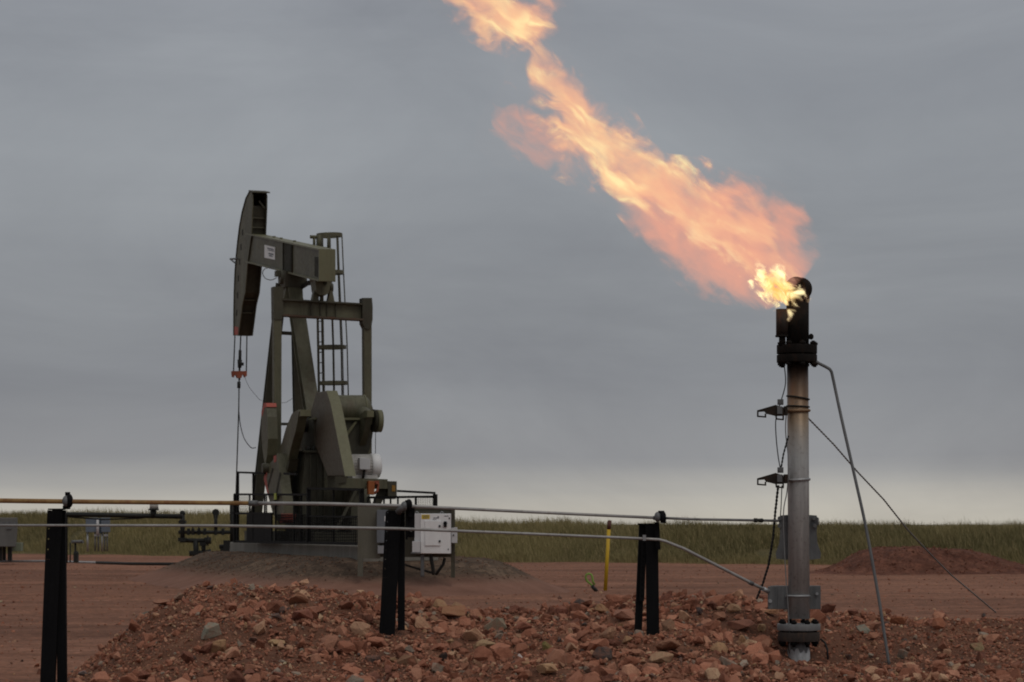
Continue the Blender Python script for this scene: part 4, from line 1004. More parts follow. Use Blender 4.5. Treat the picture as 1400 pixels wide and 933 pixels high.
# motor rail, sub-base and skid
mb = MB(); plate_f(mb, [(453, 653), (530, 655.5), (530, 668.5), (453, 667)], fm - .35, fm + .4); rl = build('motor_base', mb, OLIVE, pj)
mb = MB(); plate_f(mb, [(448, 651), (474, 652), (474, 660), (463, 661), (463, 667), (449, 667)], fm - .40, fm - .30); build('base_bracket', mb, OLIVE_D, rl)
mb = MB(); plate_f(mb, [(530.5, 658), (542.5, 658.3), (542.5, 679), (541, 682.5), (532, 682.5), (530.5, 679)], fm - .3, fm + .3); build('end_block', mb, OLIVE_D, rl)
mb = MB(); plate_f(mb, [(536, 663.5), (540.5, 664), (540.5, 672), (536, 672)], fm - .32, fm - .3); build('amber_marker', mb, ORANGEB, rl)
ob = build('orange_box', plate_f(MB(), [(503.5, 657.5), (512.5, 658), (512, 677), (503.5, 676)], fm - .52, fm - .36), ORANGE, pj, 0.015)
build('box_bracket', MB().tube([L(513, 661, f=fm - .44), L(517, 662, f=fm - .4), L(516, 671, f=fm - .4), L(512, 675, f=fm - .42)], .035, 8).box(L(515, 660, f=fm - .38), (.12, .05, .1), JM), RUSTRED, ob)
mb = MB().bar(L(524, 668, f=fm), L(514.5, 690, f=fm), .14, .2, EF).bar(L(487, 670, f=fm - .3), L(457, 730, f=fm - .3), .07, .07, EF)
build('diagonal_brace', mb, OLIVE_D, rl)
sb = build('reducer_pedestal', plate_f(MB(), [(417.5, 617), (478, 618), (480, 742), (408, 742)], fg - .7, fg + 1.0), OLIVE_D, pj)
mb = MB()
for x in (424, 434, 443, 458, 470): plate_f(mb, [(x, 622), (x + 1.6, 622), (x + 1.6, 742), (x, 742)], fg - .80, fg - .68)
plate_f(mb, [(416, 616), (480, 617), (480, 619.5), (416, 618.5)], fg - .82, fg + 1.05)
build('pedestal_rib', mb, OLIVE_D, sb)
mb = MB()
for x in (420, 423, 429): mb.cyl(L(x, 619, f=fg - .7), L(x, 610, f=fg - .7), .045, 8)
build('anchor_bolt', mb, DARKPIPE, sb)
mb = MB(); z0 = 1.15
for r_ in (-.75, .75): jbox(mb, r_, -2.0, z0 + .16, .30, 9.0, .30)
for f_ in (-6.2, -4, -1.5, 1.4, 2.4): jbox(mb, 0, f_, z0 + .15, 1.19, .25, .26)
build('skid_base', mb, OLIVE_D, pj)
build('motor_support', plate_f(MB(), [(480, 668), (497, 668), (497, 742), (480, 742)], fm - .2, fm + .2), OLIVE_D, pj)
# ---- ladder with cage
fl_ = -1.6
ld = build('ladder', MB().tube([L(434, 322, f=fl_), L(434.4, 440, f=fl_), L(436.5, 560, f=fl_), L(438, 742, f=fl_)], .035, 8).tube([L(440.2, 322, f=fl_), L(440.8, 440, f=fl_), L(443, 560, f=fl_), L(446, 742, f=fl_)], .040, 8), OLIVE_D, pj)
mb = MB(); y = 326
while y < 735:
    t_ = (y - 322) / 420; mb.tube([L(434 + 3.0 * t_, y, f=fl_), L(440.4 + 4.2 * t_, y - .5, f=fl_)], .014, 6); y += 14.2
build('rung', mb, OLIVE_D, ld)
mb = MB()
def hoop(mb, x0, x1, y, hz, back=False):
    c0, c1 = L(x0, y, f=fl_), L(x1, y, f=fl_); pts = []; w = (c1 - c0)
    for k in range(25):
        a = 2 * math.pi * k / 24
        pts.append(c0 + w * (.5 - .5 * math.cos(a)) + EF * (.36 * math.sin(a)))
    for i in range(24):
        mb.hexa([pts[i] - EZ * hz / 2, pts[i] * .98 + (c0 + w * .5) * .02 - EZ * hz / 2, pts[i + 1] * .98 + (c0 + w * .5) * .02 - EZ * hz / 2, pts[i + 1] - EZ * hz / 2,
                 pts[i] + EZ * hz / 2, pts[i] * .98 + (c0 + w * .5) * .02 + EZ * hz / 2, pts[i + 1] * .98 + (c0 + w * .5) * .02 + EZ * hz / 2, pts[i + 1] + EZ * hz / 2])
for x0, x1, y in ((433, 467.5, 322), (434, 470, 373), (434, 473, 475), (436, 475.5, 524)):
    mb = MB(); hoop(mb, x0, x1, y, .10); build('cage_hoop', mb, OLIVE, ld)
mb = MB()
for (xa, xb, f_, r_) in ((450.5, 457, fl_ - .34, .030), (460.5, 468, fl_ - .28, .022), (467.4, 476.5, fl_, .018), (462, 470, fl_ + .25, .015)):
    mb.tube([L(xa, 320, f=f_), L(xa + (xb - xa) * .25, 373, f=f_), L(xb - (xb - xa) * .2, 475, f=f_), L(xb, 555, f=f_)], r_, 6)
build('cage_bar', mb, OLIVE_D, ld)
mb = MB().tube([L(424, 324, f=fl_), L(437, 324.5, f=fl_)], .05, 8).tube([L(429.5, 324, f=fl_), L(429.5, 338, f=fl_)], .04, 8).tube([L(437, 321, f=fl_ - .3), L(436.5, 340, f=fl_ - .3)], .06, 8).tube([L(449.5, 321, f=fl_ - .3), L(449, 343, f=fl_ - .3)], .045, 8).tube([L(436, 339, f=fl_ - .3), L(449.5, 341, f=fl_ - .3)], .05, 8)
build('top_handrail', mb, OLIVE, ld)

# ---- concrete footing
ff = -6.9
o = build('concrete_footing', plate_r(MB(), [(314, 741.3), (492, 746.3), (492, 785), (314, 775)], -1.2, 0.75), CONC, None, 0.03, org=L(400, 757, r=-1.2))
tag(o, 'pale concrete footing slab under the pumpjack and its railings', 'footing')

# ---- guard rails
L0 = L
def rail_set(name, label, posts, rails, mesh=(), f_=None, r_=-1.5, kick=()):
    def L(x, y, f=None): return L0(x, y, f=f_) if f_ is not None else L0(x, y, r=r_)
    OUT = EF if f_ is not None else ER
    ALONG = ER if f_ is not None else EF
    p0 = L(posts[0][0], posts[0][2], f=f_)
    t = thing(name, label, 'guard rail', p0, 'black guard railings round the pumpjack')
    for x, y0, y1, w in posts:
        build('rail_post', MB().bar(L(x, y0, f=f_), L(x, y1, f=f_), w, w, ALONG), BLACKRAIL, t)
    for x0, y0, x1, y1, w in rails:
        build('rail', MB().bar(L(x0, y0, f=f_), L(x1, y1, f=f_), w, w, EZ), BLACKRAIL, t)
    for x0, y0, x1, y1, rr, pitch in mesh:
        mb = MB(); a, b, c, d = L(x0, y0, f=f_), L(x1, y0, f=f_), L(x1, y1, f=f_), L(x0, y1, f=f_)
        nx = max(2, int((b - a).length / (pitch * (1 if f_ is not None else 2.6)))); nz = max(2, int((a - d).length / pitch))
        for i in range(nx + 1): mb.bar(a.lerp(b, i / nx), d.lerp(c, i / nx), rr, rr, ALONG)
        for i in range(nz + 1): mb.bar(a.lerp(d, i / nz) + OUT * .012, b.lerp(c, i / nz) + OUT * .012, rr, rr, EZ)
        build('mesh_panel', mb, BLACKRAIL, t)
    for poly in kick: build('kick_plate', plate_r(MB(), poly, r_ - .02, r_ + .02), BLACKRAIL, t)
    return t
rail_set('guard_rail', 'black guard railing by the horsehead end with tall open frame at left', [(325, 646, 742, .075), (322, 676, 742, .11), (346.5, 647, 742, .06), (341.5, 676, 703, .045), (362, 676, 742, .045), (377, 677, 742, .045), (364.5, 676, 702, .03)],
         [(324.5, 646, 362, 647.3, .055), (389, 647.8, 406, 648.5, .055), (321, 676, 402, 676.5, .055), (317, 702, 372, 702.5, .06), (320, 740.5, 402, 742, .07)], [(326, 678, 341, 702, .007, .06)],
         kick=[[(347, 703), (371, 703), (371, 741), (337, 741), (337, 704)]])
rail_set('guard_rail', 'black guard railing in front of the gear reducer pedestal with mesh below', [(402, 676, 742, .045), (412, 676, 742, .05), (422, 668, 743, .10), (456, 669, 743, .04), (494.5, 669, 744, .10)],
         [(400, 676.3, 422, 676.5, .05), (421, 668, 496, 669.6, .055), (400, 741.8, 496, 744, .07), (422, 706, 494, 707.5, .04)], [(378, 704, 421, 742, .022, .07), (423, 706, 494, 743, .018, .07)])
rail_set('guard_rail', 'black guard railing section ending above the white control cabinet', [(595, 676, 745, .10), (503, 680, 745, .04), (512, 680, 745, .04), (525, 680, 745, .04), (534, 680, 745, .04), (544, 680, 745, .04), (568.5, 680, 745, .05)],
         [(543, 671.5, 595, 674.3, .055), (594.2, 673.5, 594.2, 677.5, .05), (503, 680.5, 596, 679.2, .06), (503, 745, 597, 747, .06)], [(569, 681, 594, 745, .006, .055)], f_=-8.2)

t = [o_ for o_ in bpy.data.objects if o_.name == 'guard_rail'][0]
build('lime_tag', MB().box(L0(376.5, 679, r=-1.53), (.03, .22, .17), JM), paint('lime_plate', (0.38, 0.44, 0.05), .5, 0, .1, 0), t)
# ================================================================== CONTROL RACK
RY = 56.2
def K(px, py, dy=0.0): return at(px, py, RY + dy)
def kplate(mb, poly, d0, d1):
    return mb.prism([K(x, y, 0) + Vector((0, d0, 0)) for x, y in poly], [K(x, y, 0) + Vector((0, d1, 0)) for x, y in poly])
rk = thing('equipment_rack', 'olive steel backboard on two legs carrying the electrical boxes', 'rack', K(555, 788))
build('backboard', kplate(MB(), [(500, 695.5), (618, 695.5), (618, 762), (500, 762)], .02, .07), OLIVE_D, rk)
build('rack_leg', kplate(MB(), [(489, 692), (520, 692), (520, 764), (496, 764), (496, 788), (489, 788)], -.02, .12), paint('faded_olive_board', (0.115, 0.110, 0.085), .6, 0, .15, .1), rk)
build('rack_leg', kplate(MB(), [(616.5, 694), (622, 694), (622, 790), (616.5, 790)], -.02, .12), OLIVE_D, rk)
build('top_rail', kplate(MB(), [(498, 693), (617, 693), (617, 696.5), (498, 696.5)], -.01, .10), OLIVE_D, rk)
mb = MB().bar(K(552, 772, .5), K(592, 784, .5), .05, .05, (0, 1, 0)).tube([K(608, 763, -.05), K(606, 772, -.05), K(600, 780, -.03), K(596, 786, 0)], .035, 8)
build('lower_brace', mb, DARKPIPE, rk)
cb = thing('control_cabinet', 'white metal control cabinet with hinged door and yellow label on the olive rack', 'control cabinet', K(595, 757))
body = build('cabinet_body', kplate(MB(), [(567.5, 702.5), (617, 702.5), (617, 757), (567.5, 757)], -.42, -.01), WHITEBOX, cb, 0.01)
build('front_panel', kplate(MB(), [(576, 702.8), (616.8, 703.0), (616.6, 756.8), (576, 756.4)], -.445, -.42), WHITE, cb, 0.006)
dr = build('door', kplate(MB(), [(582, 712), (603.5, 712.5), (603, 746), (582, 746)], -.475, -.447), WHITE, cb, 0.006)
for y in (719.5, 740): build('door_latch', MB().box(K(602, y) + Vector((0, -.485, 0)), (.045, .03, .045)), BLACKP, dr)
build('yellow_label', kplate(MB(), [(577.5, 704), (588.3, 704), (588.3, 709.8), (577.5, 709.8)], -.452, -.447), YELLOWLBL, cb)
mb = MB()
for i in range(4): mb.box(K(583, 705.3 + i * 1.1) + Vector((0, -.4535, 0)), (.155 - .03 * (i % 2), .002, .008))
build('label_lettering', mb, INK, cb)
mb = MB(); mb.box(K(597, 708.5) + Vector((0, -.448, 0)), (.13, .004, .018)); mb.box(K(600, 707) + Vector((0, -.448, 0)), (.03, .004, .03)); mb.box(K(595, 710.7) + Vector((0, -.448, 0)), (.10, .004, .008)); mb.box(K(611, 706) + Vector((0, -.448, 0)), (.10, .004, .016))
build('plate_lettering', mb, INK, cb)
build('switch_handle', MB().box(K(609.5, 717) + Vector((0, -.47, 0)), (.065, .05, .13)).cyl(K(609.5, 716) + Vector((0, -.52, 0)), K(609.5, 716) + Vector((0, -.46, 0)), .045, 12), BLACKP, cb)
build('screw', MB().box(K(615, 709) + Vector((0, -.45, 0)), (.03, .012, .035)).box(K(613.5, 751) + Vector((0, -.45, 0)), (.025, .012, .03)), BLACKP, cb)
build('lifting_eye', MB().ring(K(604, 701.5, -.2), (0, 1, 0), .03, .008).ring(K(570, 701.5, -.2), (0, 1, 0), .03, .008), GALV, cb)
bx = build('side_box', kplate(MB(), [(617.5, 722), (625.5, 721), (625.5, 742.5), (617.5, 742.5)], -.36, -.12), WHITEBOX, None, 0.008, org=K(621, 742))
tag(bx, 'narrow white box fixed on the right side of the white control cabinet', 'junction box')
build('screw', MB().box(K(620.5, 732) + Vector((0, -.37, 0)), (.03, .012, .035)), BLACKP, bx)
bx = build('junction_box', kplate(MB(), [(565, 740), (575.5, 740), (575.5, 755), (565, 755)], -.60, -.45), WHITEBOX, None, 0.008, org=K(570, 755))
tag(bx, 'small white junction box at the lower left corner of the control cabinet', 'junction box')
build('base_flange', kplate(MB(), [(563, 755), (575.8, 755), (575.8, 756.6), (563, 756.6)], -.61, -.44), GALV_D, bx)
bx = build('switch_box', kplate(MB(), [(516, 697.5), (531, 697.5), (531, 742.5), (516, 742.5)], -.26, -.03), GREYBOX, None, 0.01, org=K(523, 742))
tag(bx, 'tall dark grey switch box on the rack left of the middle post', 'switch box')
build('warning_sticker', kplate(MB(), [(526.5, 706), (529, 706), (529, 713), (526.5, 713)], -.265, -.261), WHITE, bx)
bx = build('meter_box', kplate(MB(), [(517, 746), (527, 746), (527, 757), (517, 757)], -.22, -.03), paint('light_grey_box', (0.27, 0.28, 0.30), .5, 0, .1, 0), None, 0.008, org=K(522, 757))
tag(bx, 'small light grey box hanging below the tall dark grey switch box', 'junction box')
wire('conduit', [K(577.5, 757, -.3), K(577.5, 770, -.3), K(577.5, 789, -.3)], .042, GALV_D, 'straight grey conduit dropping from the white control cabinet to the ground', 'conduit', 10)
wire('conduit', [K(590, 757, -.25), K(589.5, 764, -.25), K(591, 772, -.25), K(593, 786, -.2)], .042, DARKPIPE, 'bent black conduit below the white control cabinet', 'conduit', 10)
wire('conduit', [K(558, 686, -.2), K(558.5, 706, -.2), K(557, 712, -.2), K(558, 735, -.2)], .035, GALV, 'short pale conduit between middle post and white control cabinet', 'conduit', 8)

# ================================================================== LEFT BACKGROUND EQUIPMENT
def at0(Y): return lambda px, py, dy=0.0: at(px, py, Y + dy)
G = at0(76.0)
t = thing('wellhead_piping', 'dark wellhead manifold of pipes, valves and gauge left of the footing', 'wellhead piping', G(275, 764))
build('header_pipe', MB().tube([G(244, 728), G(322, 728)], .058, 12), DARKPIPE, t)
build('riser', MB().tube([G(249.5, 702), G(249.5, 741)], .075, 12).dome(G(249.5, 702), .09, .09, .09, 12, 8).box(G(249.5, 714), (.22, .2, .10)).box(G(249.5, 738), (.26, .22, .12)), DARKPIPE, t)
build('lower_pipe', MB().tube([G(246, 739), G(284, 739.5)], .07, 12).tube([G(284, 735), G(284, 744)], .11, 12), DARKPIPE, t)
build('drop_leg', MB().tube([G(267.5, 739), G(268.5, 765)], .085, 12).box(G(268, 756), (.30, .22, .12)), DARKPIPE, t)
build('drop_leg', MB().tube([G(278, 742), G(278.5, 758)], .07, 12).box(G(277.5, 744), (.2, .2, .12)), DARKPIPE, t)
build('bottom_pipe', MB().tube([G(259, 757), G(286, 756)], .085, 12).tube([G(283, 752), G(285, 760)], .12, 10), DARKPIPE, t)
for x in (258, 264, 272, 280, 295, 305): build('valve', MB().box(G(x, 728), (.08, .17, .17)).tube([G(x, 727), G(x, 722.5)], .05, 8), DARKPIPE, t)
mb = MB().tube([G(295, 727), G(295, 704)], .055, 10); gs = build('gauge_stem', mb, DARKPIPE, t)
build('pressure_gauge', MB().cyl(G(295, 701, -.05), G(295, 701, .05), .115, 20).box(G(295, 706), (.12, .1, .12)), DARKPIPE, gs)
mb = MB().box(G(310, 751), (.18, .25, .55)).tube([G(300, 748), G(322, 746)], .07, 10).box(G(306, 754), (.20, .2, .20)).tube([G(318, 690), G(317, 745)], .07, 8).box(G(317, 698), (.12, .12, .6))
build('casing_valve', mb, DARKPIPE, t)
build('hand_wheel', MB().ring(G(268, 723, -.16), (0, 1, .2), .10, .018, 18, 6).ring(G(284, 739.5, -.16), (1, .3, 0), .14, .02, 18, 6), DARKPIPE, t)
H = at0(73.0)
t = thing('vent_pipe', 'dark overhead pipe with white vent cap between left post and wellhead manifold', 'pipe', H(92, 770))
build('overhead_pipe', MB().tube([H(89.5, 770), H(89.5, 705.5), H(92, 703.5), H(150, 704.5), H(250, 706.5)], .072, 12), DARKPIPE, t)
build('hanging_cable', MB().tube([H(94, 707), H(140, 710.5), H(190, 709), H(212, 706)], .022, 6), RUBBER, t)
o = build('vent_stub', MB().tube([H(209.5, 707), H(209.5, 697)], .095, 12).cyl(H(210, 698), H(210, 695.6), .155, 18), DARKPIPE, t)
build('vent_cap', MB().tube([H(210.5, 695.6), H(210.5, 690.5), H(210.5, 689.2)], [.135, .13, .09], 18), paint('cap_white', (0.42, 0.40, 0.37), .6, 0, .15, .1), o)
Q = at0(110.0)
t = thing('panel_stand', 'pair of blue-grey electrical panels on thin legs before the grassy bank', 'electrical panels', Q(135, 753))
for x0, x1 in ((118, 133), (139, 150)):
    pn = build('panel', MB().box(Q((x0 + x1) / 2, 718), ((x1 - x0) / F * 110, .35, 20 / F * 110)), BLUEGREY, t, 0.02)
build('centre_post', MB().box(Q(136.5, 719, .05), (.20, .25, .72)), paint('slate_blue_box', (0.06, 0.09, 0.12), .5, 0, .1, 0), t)
build('white_conduit', MB().tube([Q(133.5, 709, -.2), Q(133.5, 731, -.2)], .065, 8), WHITEBOX, t)
for x in (119.8, 139.5): build('stand_leg', MB().tube([Q(x, 727), Q(x, 754)], .045, 8), GALV, t)
for x in (130, 134.5, 143, 146.5): build('stand_leg', MB().tube([Q(x, 727), Q(x, 754)], .035, 8), GALV_D, t)
build('cross_bar', MB().box(Q(133, 732, -.1), (.26, .1, .1)).box(Q(145, 732, -.1), (.18, .1, .1)), GALV, t)
U = at0(98.0)
t = thing('separator_tank', 'dull grey boxy tank on dark legs at the far left edge of the pad', 'tank', U(5, 766))
tk = build('tank_body', MB().prism([U(x, y, -.8) for x, y in ((-40, 708), (24, 708), (24, 724), (22, 748), (-40, 748))], [U(x, y, .8) for x, y in ((-40, 708), (24, 708), (24, 724), (22, 748), (-40, 748))]), TANKGREY, t, 0.03)
build('tank_lid', MB().box(U(-8, 716, -.82), (1.9, .05, .12)).box(U(12, 722.5, -.83), (.2, .05, .06)), GALV_D, tk)
for x in (-20, 1, 6, 13.5): build('tank_leg', MB().box(U(x, 757, -.3 if x != 6 else .3), (.11 if x != 13.5 else .16, .16, 20 / F * 98)), DARKPIPE, t)
o = build('valve_box', MB().box(U(24, 748, 1.2), (13 / F * 98, .4, 12 / F * 98)), GREENBOX, None, 0.02, org=U(24, 754, 1.2)); tag(o, 'small pale green box behind the dull grey tank', 'valve box')
V_ = at0(79.0)
t = thing('valve_stand', 'small dark valve stand with flat top just right of the left post', 'valve', V_(105, 770))
build('flat_top', MB().box(V_(106, 741), (15 / F * 79, .3, .09)).tube([V_(99, 741, -.16), V_(113, 740.5, -.16)], .05, 8), GALV_D, t)
build('stem', MB().tube([V_(103, 742), V_(103, 768)], .03, 8).tube([V_(96, 742), V_(96, 769)], .022, 6), DARKPIPE, t)
build('valve_body', MB().box(V_(104, 763), (.14, .2, .30)).dome(V_(104, 757), .09, .09, .09, 10, 6), DARKPIPE, t)
o = build('surface_pipe', MB().tube([at(-60, 768, 98) * 1 + Vector((0, 0, .0)), at(60, 767.5, 98), at(135, 769.5, 96)], .045, 8), GALV, None, org=at(60, 767.5, 98))
tag(o, 'thin pale pipe lying on the dirt at far left behind the post', 'pipe')
o = build('surface_pipe', MB().tube([at(132, 769.5, 90), at(180, 771, 88), at(262, 771.5, 86)], .055, 8), DARKPIPE, None, org=at(180, 771, 88))
tag(o, 'dark pipe lying on the dirt toward the wellhead manifold', 'pipe')

# ================================================================== FLAME
FO = at(1085, 400, SD)                       # the flame is born at the elbow mouth
PXF = SX
UDIR = Vector((-1, 0, 1)).normalized(); VDIR = Vector((1, 0, 1)).normalized()
# stations: u along the plume, lower and upper edge across it (pixels at the stack's distance)
ST = [(-32, -30, -8), (-20, -36, 14), (0, -40, 50), (15, -44, 62), (32, -50, 68), (60, -68, 79), (92, -88, 85), (120, -90, 80), (156, -92, 58), (190, -92, 44), (221, -88, 31), (255, -84, 2), (286, -96, 2), (308, -100, 6), (335, -108, 12),
      (362, -118, -8), (385, -135, -4), (410, -152, -4), (452, -152, 2), (470, -128, 25), (482, -70, 46), (496, -46, 58), (512, -46, 64), (535, -54, 62), (560, -60, 56), (590, -62, 46), (620, -62, 30), (660, -60, 26), (700, -50, 10), (730, -30, -10)]
mb = MB(); n = 20; vs = []; fs = []
for i, (u, lo, hi) in enumerate(ST):
    c = (lo + hi) / 2; w = (hi - lo) / 2
    for j in range(n):
        a = 2 * math.pi * j / n
        vs.append(FO + (UDIR * u + VDIR * (c + (w * 1.10 + 7) * math.cos(a)) + Vector((0, 1, 0)) * ((w * .92 + 5) * math.sin(a))) * PXF)
for i in range(len(ST) - 1):
    for j in range(n): fs.append((i * n + j, i * n + (j + 1) % n, (i + 1) * n + (j + 1) % n, (i + 1) * n + j))
fs.append(tuple(range(n))[::-1]); fs.append(tuple((len(ST) - 1) * n + j for j in range(n)))
mb.add(vs, fs, True)

def flame_material():
    m, t, out = nt('gas_flame')
    tc = t.nodes.new('ShaderNodeTexCoord')
    # to plume space: x = u, y = v, z = depth, in photograph pixels / 100
    vm = t.nodes.new('ShaderNodeVectorMath'); vm.operation = 'SCALE'; vm.inputs[3].default_value = 1 / (100 * PXF)
    t.links.new(tc.outputs['Object'], vm.inputs[0])
    P = vm.outputs[0]
    def dot(v):
        q = t.nodes.new('ShaderNodeVectorMath'); q.operation = 'DOT_PRODUCT'; q.inputs[1].default_value = v; t.links.new(P, q.inputs[0]); return q.outputs['Value']
    u = dot(UDIR); v = dot(VDIR); w = dot((0, 1, 0))
    def comb(x, y, z):
        q = t.nodes.new('ShaderNodeCombineXYZ')
        for i, s_ in enumerate((x, y, z)):
            if isinstance(s_, bpy.types.NodeSocket): t.links.new(s_, q.inputs[i])
            else: q.inputs[i].default_value = s_
        return q.outputs[0]
    uvw = comb(u, v, w)
    # large billows push the plume sideways, growing away from the tip
    nb = noise(t, mapping(t, uvw, (0.55, 0.9, 0.9)).outputs[0], 1.7, 3, 0.5)
    sb = t.nodes.new('ShaderNodeSeparateColor'); t.links.new(nb.outputs[1], sb.inputs[0])
    grow = math_(t, 'MULTIPLY', math_(t, 'ADD', 0.06, math_(t, 'MULTIPLY', u, 0.075)), 2.2)
    v2 = math_(t, 'ADD', v, math_(t, 'MULTIPLY', math_(t, 'SUBTRACT', sb.outputs[0], 0.5), grow))
    w2 = math_(t, 'ADD', w, math_(t, 'MULTIPLY', math_(t, 'SUBTRACT', sb.outputs[1], 0.5), grow))
    # streaks run a little flatter than the plume
    ca, sa = math.cos(R(9)), math.sin(R(9))
    us = math_(t, 'ADD', math_(t, 'MULTIPLY', u, ca), math_(t, 'MULTIPLY', v2, -sa)); vsn = math_(t, 'ADD', math_(t, 'MULTIPLY', u, sa), math_(t, 'MULTIPLY', v2, ca))
    st3 = comb(math_(t, 'MULTIPLY', us, 1.05), math_(t, 'MULTIPLY', vsn, 4.2), math_(t, 'MULTIPLY', w2, 1.0))
    ns = noise(t, st3, 1.5, 7, 0.62, 0.35)
    nc = noise(t, comb(math_(t, 'MULTIPLY', us, 0.8), math_(t, 'MULTIPLY', vsn, 1.9), w2), 1.35, 3, 0.55, 0.2)
    def curve(pts, lo, hi):
        q = t.nodes.new('ShaderNodeFloatCurve'); c = q.mapping.curves[0]
        q.mapping.use_clip = False
        while len(c.points) < len(pts): c.points.new(0.5, 0.5)
        for i, (x, y) in enumerate(pts): c.points[i].location = ((x + 40) / 800, (y - lo) / (hi - lo)); c.points[i].handle_type = 'AUTO'
        q.mapping.update()
        t.links.new(math_(t, 'MULTIPLY', math_(t, 'ADD', u, 0.40), 1 / 8.0), q.inputs['Value'])
        return math_(t, 'ADD', math_(t, 'MULTIPLY', q.outputs[0], (hi - lo) / 100), lo / 100)
    def lobe(cen, wid, asp=0.85):
        cv = curve(cen, -150, 100); hw = curve(wid, 0, 100)
        a = math_(t, 'DIVIDE', math_(t, 'SUBTRACT', v2, cv), hw); b = math_(t, 'DIVIDE', w2, math_(t, 'MULTIPLY', hw, asp))
        return math_(t, 'SQRT', math_(t, 'ADD', math_(t, 'MULTIPLY', a, a), math_(t, 'MULTIPLY', b, b)))
    # A: pale pink veil from the tip up to the bend; B: bright streaky core; C: faint curl; D: tongue beyond the neck
    dA = lobe([(-30, -8), (0, 4), (30, 8), (60, 5), (92, -2), (130, -8), (160, -20), (190, -28), (220, -38), (260, -52), (300, -62), (760, -70)],
              [(-30, 2), (-8, 6), (8, 44), (30, 64), (60, 79), (92, 86), (130, 86), (160, 78), (190, 70), (220, 58), (260, 34), (300, 10), (760, 1)])
    dB = lobe([(-30, -20), (0, 2), (40, 10), (110, 12), (160, -2), (200, -14), (240, -30), (290, -40), (330, -44), (370, -46), (410, -36), (450, -24), (480, -16), (500, -4), (530, -2), (560, -8), (600, -14), (760, -30)],
              [(-30, 3), (0, 18), (40, 26), (110, 42), (160, 46), (200, 46), (240, 46), (290, 51), (330, 54), (370, 47), (410, 41), (450, 33), (480, 29), (500, 40), (530, 52), (560, 50), (600, 42), (760, 20)])
    dC = lobe([(-30, -100), (330, -92), (380, -98), (420, -104), (450, -112), (480, -104), (760, -100)], [(-30, 1), (330, 6), (360, 26), (400, 38), (440, 36), (462, 10), (480, 1), (760, 1)], 0.7)
    nl = noise(t, comb(math_(t, 'MULTIPLY', us, 1.0), math_(t, 'MULTIPLY', vsn, 1.5), w2), 2.3, 5, 0.6, 0.5)     # rounded billows
    tear = math_(t, 'ADD', math_(t, 'MULTIPLY', ns.outputs[0], 0.5), math_(t, 'MULTIPLY', nl.outputs[0], 0.5))
    def soft(d, lo, hi, er):   # 1 inside, eroded by streak noise toward the edge
        q = math_(t, 'ADD', d, math_(t, 'MULTIPLY', math_(t, 'SUBTRACT', tear, 0.495), er))
        mr = t.nodes.new('ShaderNodeMapRange'); mr.interpolation_type = 'SMOOTHSTEP'
        t.links.new(q, mr.inputs[0]); mr.inputs[1].default_value = hi; mr.inputs[2].default_value = lo
        return mr.outputs[0]
    A_ = soft(dA, 0.50, 1.02, -3.0); B_ = soft(dB, 0.35, 0.95, -4.6); C0 = soft(dC, 0.40, 0.95, -4.2)
    C_ = math_(t, 'MULTIPLY', C0, math_(t, 'SUBTRACT', 1.0, math_(t, 'MULTIPLY', soft(dC, 0.15, 0.65, -0.8), 0.75)))
    ck = ramp(t, [(0.40, 0.02), (0.53, 0.32), (0.65, 1.0)], math_(t, 'ADD', math_(t, 'MULTIPLY', nc.outputs[0], 0.62), math_(t, 'MULTIPLY', ns.outputs[0], 0.38)))
    # near the tip a knot of bright fire
    kd = t.nodes.new('ShaderNodeVectorMath'); kd.operation = 'DISTANCE'; t.links.new(comb(math_(t, 'MULTIPLY', u, 0.62), v, w), kd.inputs[0]); kd.inputs[1].default_value = (0.115, -0.125, -0.10)
    nk = noise(t, comb(math_(t, 'MULTIPLY', u, 0.7), v, math_(t, 'MULTIPLY', w, 0.45)), 7.0, 4, 0.55, 0.6)
    kq = math_(t, 'ADD', kd.outputs['Value'], math_(t, 'MULTIPLY', math_(t, 'SUBTRACT', nk.outputs[0], 0.5), -0.85))
    mr = t.nodes.new('ShaderNodeMapRange'); mr.interpolation_type = 'SMOOTHSTEP'; t.links.new(kq, mr.inputs[0]); mr.inputs[1].default_value = 0.225; mr.inputs[2].default_value = 0.06
    K_ = mr.outputs[0]
    dens = math_(t, 'ADD', math_(t, 'MULTIPLY', A_, math_(t, 'MULTIPLY', ramp(t, [(0.36, 0.35), (0.66, 1.0)], nl.outputs[0]).outputs[0], 3.2)), math_(t, 'MULTIPLY', B_, math_(t, 'ADD', 2.0, math_(t, 'MULTIPLY', ck.outputs[0], 8.0))))
    dens = math_(t, 'ADD', dens, math_(t, 'MULTIPLY', C_, 2.2))
    dens = math_(t, 'ADD', dens, math_(t, 'MULTIPLY', K_, 22.0))
    # gaps far down-wind
    heat = math_(t, 'ADD', math_(t, 'MULTIPLY', B_, math_(t, 'ADD', 0.12, math_(t, 'MULTIPLY', ck.outputs[0], 1.05))), 0.0)
    heat = math_(t, 'MINIMUM', heat, 1.15)
    col = ramp(t, [(0.0, (0.84, 0.385, 0.275)), (0.25, (0.92, 0.46, 0.29)), (0.55, (1.0, 0.60, 0.32)), (1.0, (1.08, 0.90, 0.45))], heat)
    kc = ramp(t, [(0.38, (1.15, 0.50, 0.09)), (0.50, (1.35, 0.86, 0.24)), (0.62, (1.6, 1.35, 0.72))], nk.outputs[0])
    colk = mix(t, col.outputs[0], kc.outputs[0], math_(t, 'MULTIPLY', K_, 3.0, clamp=True))
    src = math_(t, 'ADD', 1.0, math_(t, 'MULTIPLY', heat, 0.06))
    ab = t.nodes.new('ShaderNodeVolumeAbsorption'); ab.inputs[0].default_value = (0, 0, 0, 1)
